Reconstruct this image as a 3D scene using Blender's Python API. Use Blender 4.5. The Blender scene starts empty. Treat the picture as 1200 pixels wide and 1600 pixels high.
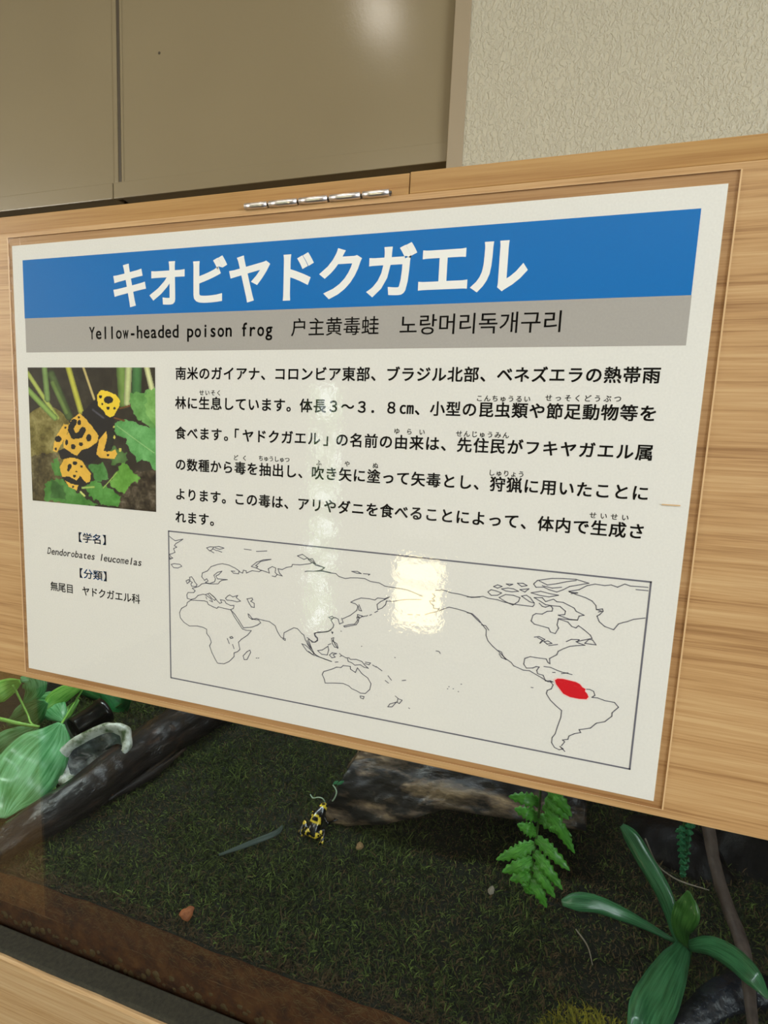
import bpy, bmesh, math, random
import numpy as np
from mathutils import Vector, Matrix, noise as mnoise
random.seed(7); rng = np.random.default_rng(7)
sc = bpy.context.scene
col = sc.collection

# ---------------- camera, world, lights, exposure ----------------
F = 782.53                                   # focal length in pixels of the 1200x1600 frame
CR = Matrix(((0.9589071, 0.27978501, 0.04709051),
             (0.07864614, -0.1026474, -0.9916039),
             (-0.27260219, 0.95455951, -0.12043333)))   # rows: right, down, forward
CP = Vector((0.13553141, -0.2696278, 0.02361246))       # 27 cm in front of the sign
cd = bpy.data.cameras.new('camera'); cam = bpy.data.objects.new('camera', cd); col.objects.link(cam)
cd.sensor_fit = 'HORIZONTAL'; cd.sensor_width = 36.0; cd.lens = F * 36.0 / 1200.0
cd.clip_start = 0.005; cd.clip_end = 50
rgt, dwn, fwd = CR[0], CR[1], CR[2]
cam.matrix_world = Matrix(((rgt.x, -dwn.x, -fwd.x, CP.x), (rgt.y, -dwn.y, -fwd.y, CP.y), (rgt.z, -dwn.z, -fwd.z, CP.z), (0, 0, 0, 1)))
sc.camera = cam

world = bpy.data.worlds.new('world'); sc.world = world; world.use_nodes = True
world.node_tree.nodes['Background'].inputs[0].default_value = (0.75, 0.85, 1.0, 1)
world.node_tree.nodes['Background'].inputs[1].default_value = 0.6

sc.view_settings.view_transform = 'Standard'; sc.view_settings.look = 'None'
sc.view_settings.gamma = 1.0; sc.view_settings.use_curve_mapping = False
sc.view_settings.exposure = 0.0

def area(name, loc, target, sx, sy, power, color):
    ld = bpy.data.lights.new(name, 'AREA'); ld.shape = 'RECTANGLE'; ld.size = sx; ld.size_y = sy
    ld.energy = power; ld.color = color
    o = bpy.data.objects.new(name, ld); col.objects.link(o); o.location = loc
    d = Vector(target) - Vector(loc); o.rotation_euler = d.to_track_quat('-Z', 'Y').to_euler()
    return o
# daylight entering by the window in the right hand wall, and an unseen warm fill added at the left, with no window there
area('daylight_right', (2.6, -1.3, 0.45), (0.2, 0.0, 0.1), 1.8, 1.3, 98, (0.88, 0.94, 1.0))
area('fill_left', (-2.7, -1.2, 0.5), (0.0, 0.0, 0.1), 1.0, 1.2, 36, (1.0, 0.96, 0.88))
area('room_light', (-0.2, -1.3, 1.13), (-0.2, -1.3, 0.0), 1.2, 0.5, 14, (1.0, 0.92, 0.80))

# ---------------- helpers ----------------
def S(r, g, b):
    def f(c):
        c /= 255.0
        return c / 12.92 if c <= 0.04045 else ((c + 0.055) / 1.055) ** 2.4
    return (f(r), f(g), f(b), 1.0)

def at(u, v, Y):
    """point on the vertical plane y=Y that the photograph shows at (u, v)"""
    d = rgt * ((u - 600) / F) + dwn * ((v - 800) / F) + fwd
    return CP + d * ((Y - CP.y) / d.y)
def atz(u, v, Z):
    d = rgt * ((u - 600) / F) + dwn * ((v - 800) / F) + fwd
    return CP + d * ((Z - CP.z) / d.z)

def tag(o, label=None, cat=None, group=None, kind=None):
    if label: o['label'] = label
    if cat: o['category'] = cat
    if group: o['group'] = group
    if kind: o['kind'] = kind
    return o
def empty(name, loc=(0, 0, 0)):
    o = bpy.data.objects.new(name, None); col.objects.link(o); o.location = loc; o.empty_display_size = 0.02
    return o
def link(name, me, mat=None, parent=None):
    o = bpy.data.objects.new(name, me); col.objects.link(o)
    if mat is not None and len(me.materials) == 0: me.materials.append(mat)
    if parent is not None:
        o.parent = parent
        # geometry is authored in world space: undo the parent chain's offset
        p, off = parent, Vector((0, 0, 0))
        while p is not None: off += p.location; p = p.parent
        o.location = -off
    return o
def mk(name, V, Fc, mat, parent=None, smooth=False):
    me = bpy.data.meshes.new(name); me.from_pydata([tuple(v) for v in V], [], Fc); me.update()
    if smooth: me.polygons.foreach_set('use_smooth', [True] * len(me.polygons))
    return link(name, me, mat, parent)
def box(name, x0, x1, y0, y1, z0, z1, mat, parent=None, bevel=0.0, seg=2):
    bm = bmesh.new(); bmesh.ops.create_cube(bm, size=1.0)
    for v in bm.verts:
        v.co = Vector(((x0 + x1) / 2 + v.co.x * (x1 - x0), (y0 + y1) / 2 + v.co.y * (y1 - y0), (z0 + z1) / 2 + v.co.z * (z1 - z0)))
    if bevel > 0:
        bmesh.ops.bevel(bm, geom=list(bm.edges), offset=bevel, segments=seg, affect='EDGES', profile=0.6)
    me = bpy.data.meshes.new(name); bm.to_mesh(me); bm.free()
    return link(name, me, mat, parent)
def smoothcurve(P, n):
    """Catmull-Rom through a list of tuples (any dimension)"""
    P = np.array([tuple(p) for p in P], float); m = len(P)
    t = np.linspace(0, m - 1, n); out = []
    for a in t:
        i = min(int(a), m - 2); f = a - i
        p1, p2 = P[i], P[i + 1]; p0 = P[i - 1] if i > 0 else 2 * p1 - p2; p3 = P[i + 2] if i + 2 < m else 2 * p2 - p1
        out.append(0.5 * (2 * p1 + (p2 - p0) * f + (2 * p0 - 5 * p1 + 4 * p2 - p3) * f * f + (3 * p1 - p0 - 3 * p2 + p3) * f ** 3))
    return np.array(out)
def tube(name, pts, rad, mat, parent=None, n=None, ring=10, flat=1.0, rough=0.0, freq=60, seed=0):
    """a tapered tube through pts; rough displaces it like bark"""
    n = n or max(8, 4 * len(pts))
    Q = smoothcurve([tuple(p) + (r,) for p, r in zip(pts, rad)], n)
    V, Fc = [], []
    up = Vector((0.01, 0.02, 1)); prev = None
    for i in range(n):
        a = Vector(Q[max(i - 1, 0)][:3]); b = Vector(Q[min(i + 1, n - 1)][:3]); T = (b - a).normalized()
        if prev is None:
            N = up - T * up.dot(T)
            if N.length < 0.1: N = Vector((0, 1, 0)) - T * T.y
        else:
            N = prev - T * prev.dot(T)
        N.normalize(); prev = N; B = T.cross(N)
        for k in range(ring):
            th = 2 * math.pi * k / ring; d = N * math.cos(th) * flat + B * math.sin(th)
            c = Vector(Q[i][:3]); r = max(Q[i][3], 1e-5)
            if rough:
                s = i / n * 2.0
                g = mnoise.noise(Vector((math.cos(th) * 2.2 + seed, math.sin(th) * 2.2, s * 1.2)))
                q = (c + d * r) * freq
                g2 = mnoise.noise(Vector((q.x + seed * 7, q.y, q.z)))
                g3 = mnoise.noise(Vector((math.cos(th) * 9 + seed, math.sin(th) * 9, s * 3)))
                r *= 1 + rough * (0.8 * g + 0.45 * g2 + 0.5 * g3)
            V.append(c + d * r)
    for i in range(n - 1):
        for k in range(ring):
            k2 = (k + 1) % ring
            Fc.append((i * ring + k, i * ring + k2, (i + 1) * ring + k2, (i + 1) * ring + k))
    V.append(Vector(Q[0][:3])); V.append(Vector(Q[-1][:3])); a, b = len(V) - 2, len(V) - 1
    for k in range(ring):
        Fc.append((a, (k + 1) % ring, k)); Fc.append((b, (n - 1) * ring + k, (n - 1) * ring + (k + 1) % ring))
    return mk(name, V, Fc, mat, parent, True)
def blade(name, pts, wid, mat, parent=None, n=28, cross=7, cup=0.25, face=None, lobes=0, lobe=0.0, thick=0.0005, wave=0.0, seed=0):
    """a leaf: centre line pts, half widths wid; turned so its flat side looks towards face"""
    Q = smoothcurve([tuple(p) + (w,) for p, w in zip(pts, wid)], n)
    fc = Vector(face) if face is not None else CP
    V, Fc = [], []
    for i in range(n):
        c = Vector(Q[i][:3]); T = (Vector(Q[min(i + 1, n - 1)][:3]) - Vector(Q[max(i - 1, 0)][:3])).normalized()
        N = (fc - c); N = (N - T * N.dot(T)).normalized(); B = T.cross(N)
        w = max(Q[i][3], 2e-4)
        if lobes: w *= 1 - lobe * (0.5 + 0.5 * math.cos(2 * math.pi * lobes * i / (n - 1)))
        for k in range(cross):
            s = -1 + 2 * k / (cross - 1)
            wv = wave * w * math.sin(i * 0.7 + seed + s * 1.3)
            V.append(c + B * s * w + N * (-cup * w * (s * s) + 0.0) + N * wv * abs(s) - (N * cup * 0.25 * w if k == cross // 2 else Vector()))
    for i in range(n - 1):
        for k in range(cross - 1):
            a = i * cross + k; Fc.append((a, a + 1, a + cross + 1, a + cross))
    m0 = len(V)
    o = mk(name, V, Fc, mat, parent, True)
    so = o.modifiers.new('thickness', 'SOLIDIFY'); so.thickness = thick; so.offset = 0
    # leaf coordinates: x across, y along
    uv = o.data.uv_layers.new(name='leaf')
    for l in o.data.loops:
        i, k = divmod(l.vertex_index, cross); uv.data[l.index].uv = (k / (cross - 1), i / (n - 1))
    return o

# ---------------- materials ----------------
def nt(name):
    m = bpy.data.materials.new(name); m.use_nodes = True; t = m.node_tree; b = t.nodes['Principled BSDF']
    return m, t, b
def N(t, typ, **kw):
    n = t.nodes.new(typ)
    for k, v in kw.items():
        if k.startswith('i_'):
            key = k[2:]; key = int(key) if key.isdigit() else key.replace('_', ' ')
            n.inputs[key].default_value = v
        else: setattr(n, k, v)
    return n
def coords(t, scale=(1, 1, 1), rot=(0, 0, 0), out='Object'):
    c = t.nodes.new('ShaderNodeTexCoord'); m = t.nodes.new('ShaderNodeMapping')
    m.inputs['Scale'].default_value = scale; m.inputs['Rotation'].default_value = rot
    t.links.new(c.outputs[out], m.inputs[0]); return m
def ramp(t, fac, stops):
    r = t.nodes.new('ShaderNodeValToRGB'); cr = r.color_ramp
    while len(cr.elements) > 1: cr.elements.remove(cr.elements[0])
    cr.elements[0].position = stops[0][0]; cr.elements[0].color = stops[0][1]
    for p, c in stops[1:]:
        e = cr.elements.new(p); e.color = c
    t.links.new(fac, r.inputs[0]); return r
def bump(t, b, h, strength, dist, normal_in='Normal'):
    n = N(t, 'ShaderNodeBump'); n.inputs['Strength'].default_value = strength; n.inputs['Distance'].default_value = dist
    t.links.new(h, n.inputs['Height']); t.links.new(n.outputs[0], b.inputs[normal_in]); return n
def flatmat(name, c, rough=0.5, spec=0.5, metal=0.0):
    m, t, b = nt(name); b.inputs['Base Color'].default_value = c; b.inputs['Roughness'].default_value = rough
    b.inputs['Specular IOR Level'].default_value = spec; b.inputs['Metallic'].default_value = metal
    return m
def mottled(name, stops, scale=(40, 40, 40), rough=0.6, detail=6, bs=0.3, bd=0.001, bscale=None, spec=0.5, rot=(0, 0, 0), coat=0.0):
    m, t, b = nt(name)
    mp = coords(t, scale, rot); n = N(t, 'ShaderNodeTexNoise', i_Scale=1.0, i_Detail=detail, i_Roughness=0.6); t.links.new(mp.outputs[0], n.inputs[0])
    r = ramp(t, n.outputs[0], stops); t.links.new(r.outputs[0], b.inputs['Base Color'])
    mp2 = coords(t, bscale or tuple(3 * s for s in scale), rot); n2 = N(t, 'ShaderNodeTexNoise', i_Scale=1.0, i_Detail=5.0); t.links.new(mp2.outputs[0], n2.inputs[0])
    if bs: bump(t, b, n2.outputs[0], bs, bd)
    b.inputs['Roughness'].default_value = rough; b.inputs['Specular IOR Level'].default_value = spec
    if coat:
        b.inputs['Coat Weight'].default_value = coat; b.inputs['Coat Roughness'].default_value = 0.06; b.inputs['Coat IOR'].default_value = 1.6
        mp3 = coords(t, tuple(1.0 * s for s in (bscale or tuple(3 * s for s in scale))), rot); n3 = N(t, 'ShaderNodeTexNoise', i_Scale=1.0, i_Detail=6.0, i_Roughness=0.7); t.links.new(mp3.outputs[0], n3.inputs[0])
        bump(t, b, n3.outputs[0], min(1.0, bs * 1.0), bd * 0.7, 'Coat Normal')
        mp4 = coords(t, tuple(1.3 * s for s in scale), rot); n4 = N(t, 'ShaderNodeTexNoise', i_Scale=1.0, i_Detail=7.0, i_Roughness=0.7); t.links.new(mp4.outputs[0], n4.inputs[0])
        wet = ramp(t, n4.outputs[0], [(0.47, (0, 0, 0, 1)), (0.56, (coat, coat, coat, 1))]); t.links.new(wet.outputs[0], b.inputs['Coat Weight'])   # wet only in patches
    return m

def wood(name, dark, mid, light, rough=0.42):
    m, t, b = nt(name)
    mp = coords(t, (3.0, 60, 150)); n = N(t, 'ShaderNodeTexNoise', i_Scale=1.0, i_Detail=8.0, i_Roughness=0.62, i_Distortion=0.25); t.links.new(mp.outputs[0], n.inputs[0])
    mp1 = coords(t, (20, 500, 1100)); n1 = N(t, 'ShaderNodeTexNoise', i_Scale=1.0, i_Detail=4.0, i_Roughness=0.6); t.links.new(mp1.outputs[0], n1.inputs[0])
    mx = N(t, 'ShaderNodeMix', data_type='FLOAT'); mx.inputs[0].default_value = 0.42
    t.links.new(n.outputs[0], mx.inputs[2]); t.links.new(n1.outputs[0], mx.inputs[3])
    r = ramp(t, mx.outputs[0], [(0.36, dark), (0.48, mid), (0.62, light)]); t.links.new(r.outputs[0], b.inputs['Base Color'])
    bump(t, b, mx.outputs[0], 0.12, 0.0006)
    b.inputs['Roughness'].default_value = rough; b.inputs['Specular IOR Level'].default_value = 0.35
    return m
M = {}
M['oak'] = wood('oak_veneer', S(146, 108, 68), S(178, 140, 94), S(194, 160, 114))
M['oak_edge'] = wood('oak_edging', S(146, 104, 56), S(162, 122, 70), S(174, 136, 82))
M['oak_sill'] = wood('oak_sill_wood', S(156, 122, 80), S(178, 148, 108), S(190, 164, 126))
M['strip'] = mottled('dark_foam_strip', [(0.3, S(30, 30, 22)), (0.7, S(54, 52, 38))], (300, 300, 300), 0.9)
M['chrome'] = flatmat('polished_steel', S(236, 230, 228), 0.32, 0.5, 1.0)
M['steel_dark'] = flatmat('steel_shadow_gap', S(70, 60, 45), 0.5)  # dark steel; at the cabinet its colour holds the shade of the gaps
# painted steel of the cabinet
m, t, b = nt('olive_beige_painted_steel'); M['steel'] = m
mp = coords(t, (2, 2, 2)); n = N(t, 'ShaderNodeTexNoise', i_Scale=1.0, i_Detail=2.0); t.links.new(mp.outputs[0], n.inputs[0])
r = ramp(t, n.outputs[0], [(0.3, S(128, 115, 88)), (0.7, S(137, 124, 96))]); t.links.new(r.outputs[0], b.inputs['Base Color'])
mp = coords(t, (260, 260, 260)); n = N(t, 'ShaderNodeTexNoise', i_Scale=1.0, i_Detail=2.0); t.links.new(mp.outputs[0], n.inputs[0]); bump(t, b, n.outputs[0], 0.08, 0.001)
b.inputs['Roughness'].default_value = 0.20
M['steel_frame'] = flatmat('beige_painted_frame', S(148, 133, 108), 0.4)
# plaster
m, t, b = nt('rough_cream_plaster'); M['plaster'] = m
b.inputs['Base Color'].default_value = S(181, 174, 152); b.inputs['Roughness'].default_value = 0.5; b.inputs['Specular IOR Level'].default_value = 0.5
mp = coords(t, (215, 215, 140), (0, 0.35, 0)); n = N(t, 'ShaderNodeTexNoise', i_Scale=1.0, i_Detail=3.0, i_Roughness=0.55, i_Distortion=0.6); t.links.new(mp.outputs[0], n.inputs[0])
r = ramp(t, n.outputs[0], [(0.42, (0, 0, 0, 1)), (0.60, (1, 1, 1, 1))]); bump(t, b, r.outputs[0], 0.65, 0.0019)
M['wall_paint'] = flatmat('pale_wall_paint', S(206, 200, 186), 0.8)
M['ceiling_paint'] = flatmat('white_ceiling_paint', S(225, 222, 214), 0.9)
M['floor'] = mottled('brown_floor', [(0.3, S(34, 31, 29)), (0.7, S(46, 42, 38))], (3, 3, 3), 0.5, bs=0)
M['dark_cloth'] = flatmat('dark_panel', S(26, 24, 24), 0.7)

def paper(name, c):
    m, t, b = nt(name); b.inputs['Base Color'].default_value = c; b.inputs['Roughness'].default_value = 0.6; b.inputs['Specular IOR Level'].default_value = 0.2
    mp = coords(t, (900, 900, 900)); n = N(t, 'ShaderNodeTexNoise', i_Scale=1.0, i_Detail=2.0); t.links.new(mp.outputs[0], n.inputs[0])
    mx = N(t, 'ShaderNodeMix', data_type='RGBA', blend_type='MULTIPLY'); mx.inputs[0].default_value = 0.12
    mx.inputs[6].default_value = c; t.links.new(n.outputs[0], mx.inputs[7]); t.links.new(mx.outputs[2], b.inputs['Base Color'])
    return m
M['paper'] = paper('white_paper', S(228, 227, 221))
M['blue'] = paper('blue_print', S(0, 112, 188))
M['grey'] = paper('grey_print', S(172, 168, 162))
M['ink'] = flatmat('black_ink', S(30, 22, 24), 0.6, 0.2)
M['blue_ink'] = flatmat('blue_ink', S(30, 132, 214), 0.6, 0.2)
M['white_ink'] = flatmat('white_print', S(236, 236, 232), 0.6, 0.2)
M['line_ink'] = flatmat('grey_line_ink', S(104, 104, 114), 0.6, 0.2)
M['red'] = flatmat('red_print', S(205, 24, 36), 0.6, 0.2)
M['pink'] = flatmat('pink_halo_print', S(238, 200, 196), 0.6, 0.2)
m, t, b = nt('printed_photo'); M['photo'] = m
a = N(t, 'ShaderNodeVertexColor'); a.layer_name = 'Col'; t.links.new(a.outputs[0], b.inputs['Base Color']); b.inputs['Roughness'].default_value = 0.6; b.inputs['Specular IOR Level'].default_value = 0.2

def clearsheet(name, tint, rough, bscales, ior=1.45, gain=1.0):
    """thin clear sheet: transparent with a Fresnel reflection"""
    m = bpy.data.materials.new(name); m.use_nodes = True; t = m.node_tree; t.nodes.clear()
    out = t.nodes.new('ShaderNodeOutputMaterial'); tr = N(t, 'ShaderNodeBsdfTransparent'); tr.inputs[0].default_value = tint
    gl = N(t, 'ShaderNodeBsdfGlossy'); gl.inputs['Roughness'].default_value = rough; gl.inputs[0].default_value = (gain, gain, gain, 1)
    fr = N(t, 'ShaderNodeFresnel'); ge = N(t, 'ShaderNodeNewGeometry'); mi = N(t, 'ShaderNodeMix', data_type='FLOAT')
    mi.inputs[2].default_value = ior; mi.inputs[3].default_value = 1 / ior      # same reflectance from both sides of the sheet
    t.links.new(ge.outputs['Backfacing'], mi.inputs[0]); t.links.new(mi.outputs[0], fr.inputs[0])
    mx = N(t, 'ShaderNodeMixShader'); t.links.new(fr.outputs[0], mx.inputs[0]); t.links.new(tr.outputs[0], mx.inputs[1]); t.links.new(gl.outputs[0], mx.inputs[2])
    last = None
    for sc_, st, di in bscales:
        mp = coords(t, sc_); n = N(t, 'ShaderNodeTexNoise', i_Scale=1.0, i_Detail=3.0, i_Roughness=0.55); t.links.new(mp.outputs[0], n.inputs[0])
        bp = N(t, 'ShaderNodeBump'); bp.inputs['Strength'].default_value = st; bp.inputs['Distance'].default_value = di
        t.links.new(n.outputs[0], bp.inputs['Height'])
        if last: t.links.new(last.outputs[0], bp.inputs['Normal'])
        last = bp
    if last: t.links.new(last.outputs[0], gl.inputs['Normal'])
    t.links.new(mx.outputs[0], out.inputs[0]); return m
M['film'] = clearsheet('laminating_film', (0.985, 0.985, 0.98, 1), 0.035, [((260, 260, 260), 0.35, 0.00012), ((18, 18, 30), 0.12, 0.0008)])
M['film_edge'] = clearsheet('laminating_film_margin', (0.90, 0.865, 0.84, 1), 0.10, [((220, 220, 220), 0.4, 0.0002)])
M['glass'] = clearsheet('terrarium_glass', (0.82, 0.84, 0.83, 1), 0.0, [])  # tinted darker to dim the room light that falls into the case
M['seam'] = flatmat('film_seam', S(206, 172, 128), 0.25)
def emit(name, c, s):
    m = bpy.data.materials.new(name); m.use_nodes = True; t = m.node_tree; t.nodes.clear()
    o = t.nodes.new('ShaderNodeOutputMaterial'); e = N(t, 'ShaderNodeEmission'); e.inputs[0].default_value = c; e.inputs[1].default_value = s
    t.links.new(e.outputs[0], o.inputs[0]); return m, t, e
M['pane_warm'] = emit('warm_daylit_window', (1.0, 0.86, 0.48, 1), 17.0)[0]
m, t, e = emit('window_with_garden', (1, 1, 1, 1), 8.0); M['pane_garden'] = m
mp = coords(t, (7, 7, 7)); n = N(t, 'ShaderNodeTexNoise', i_Scale=1.0, i_Detail=4.0); t.links.new(mp.outputs[0], n.inputs[0])
r = ramp(t, n.outputs[0], [(0.40, (0.02, 0.03, 0.01, 1)), (0.52, (0.20, 0.32, 0.12, 1)), (0.62, (0.85, 0.95, 1.0, 1))]); t.links.new(r.outputs[0], e.inputs[0])
M['lamp_glow'] = emit('lamp_glow', (1.0, 0.93, 0.82, 1), 20.0)[0]

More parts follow.
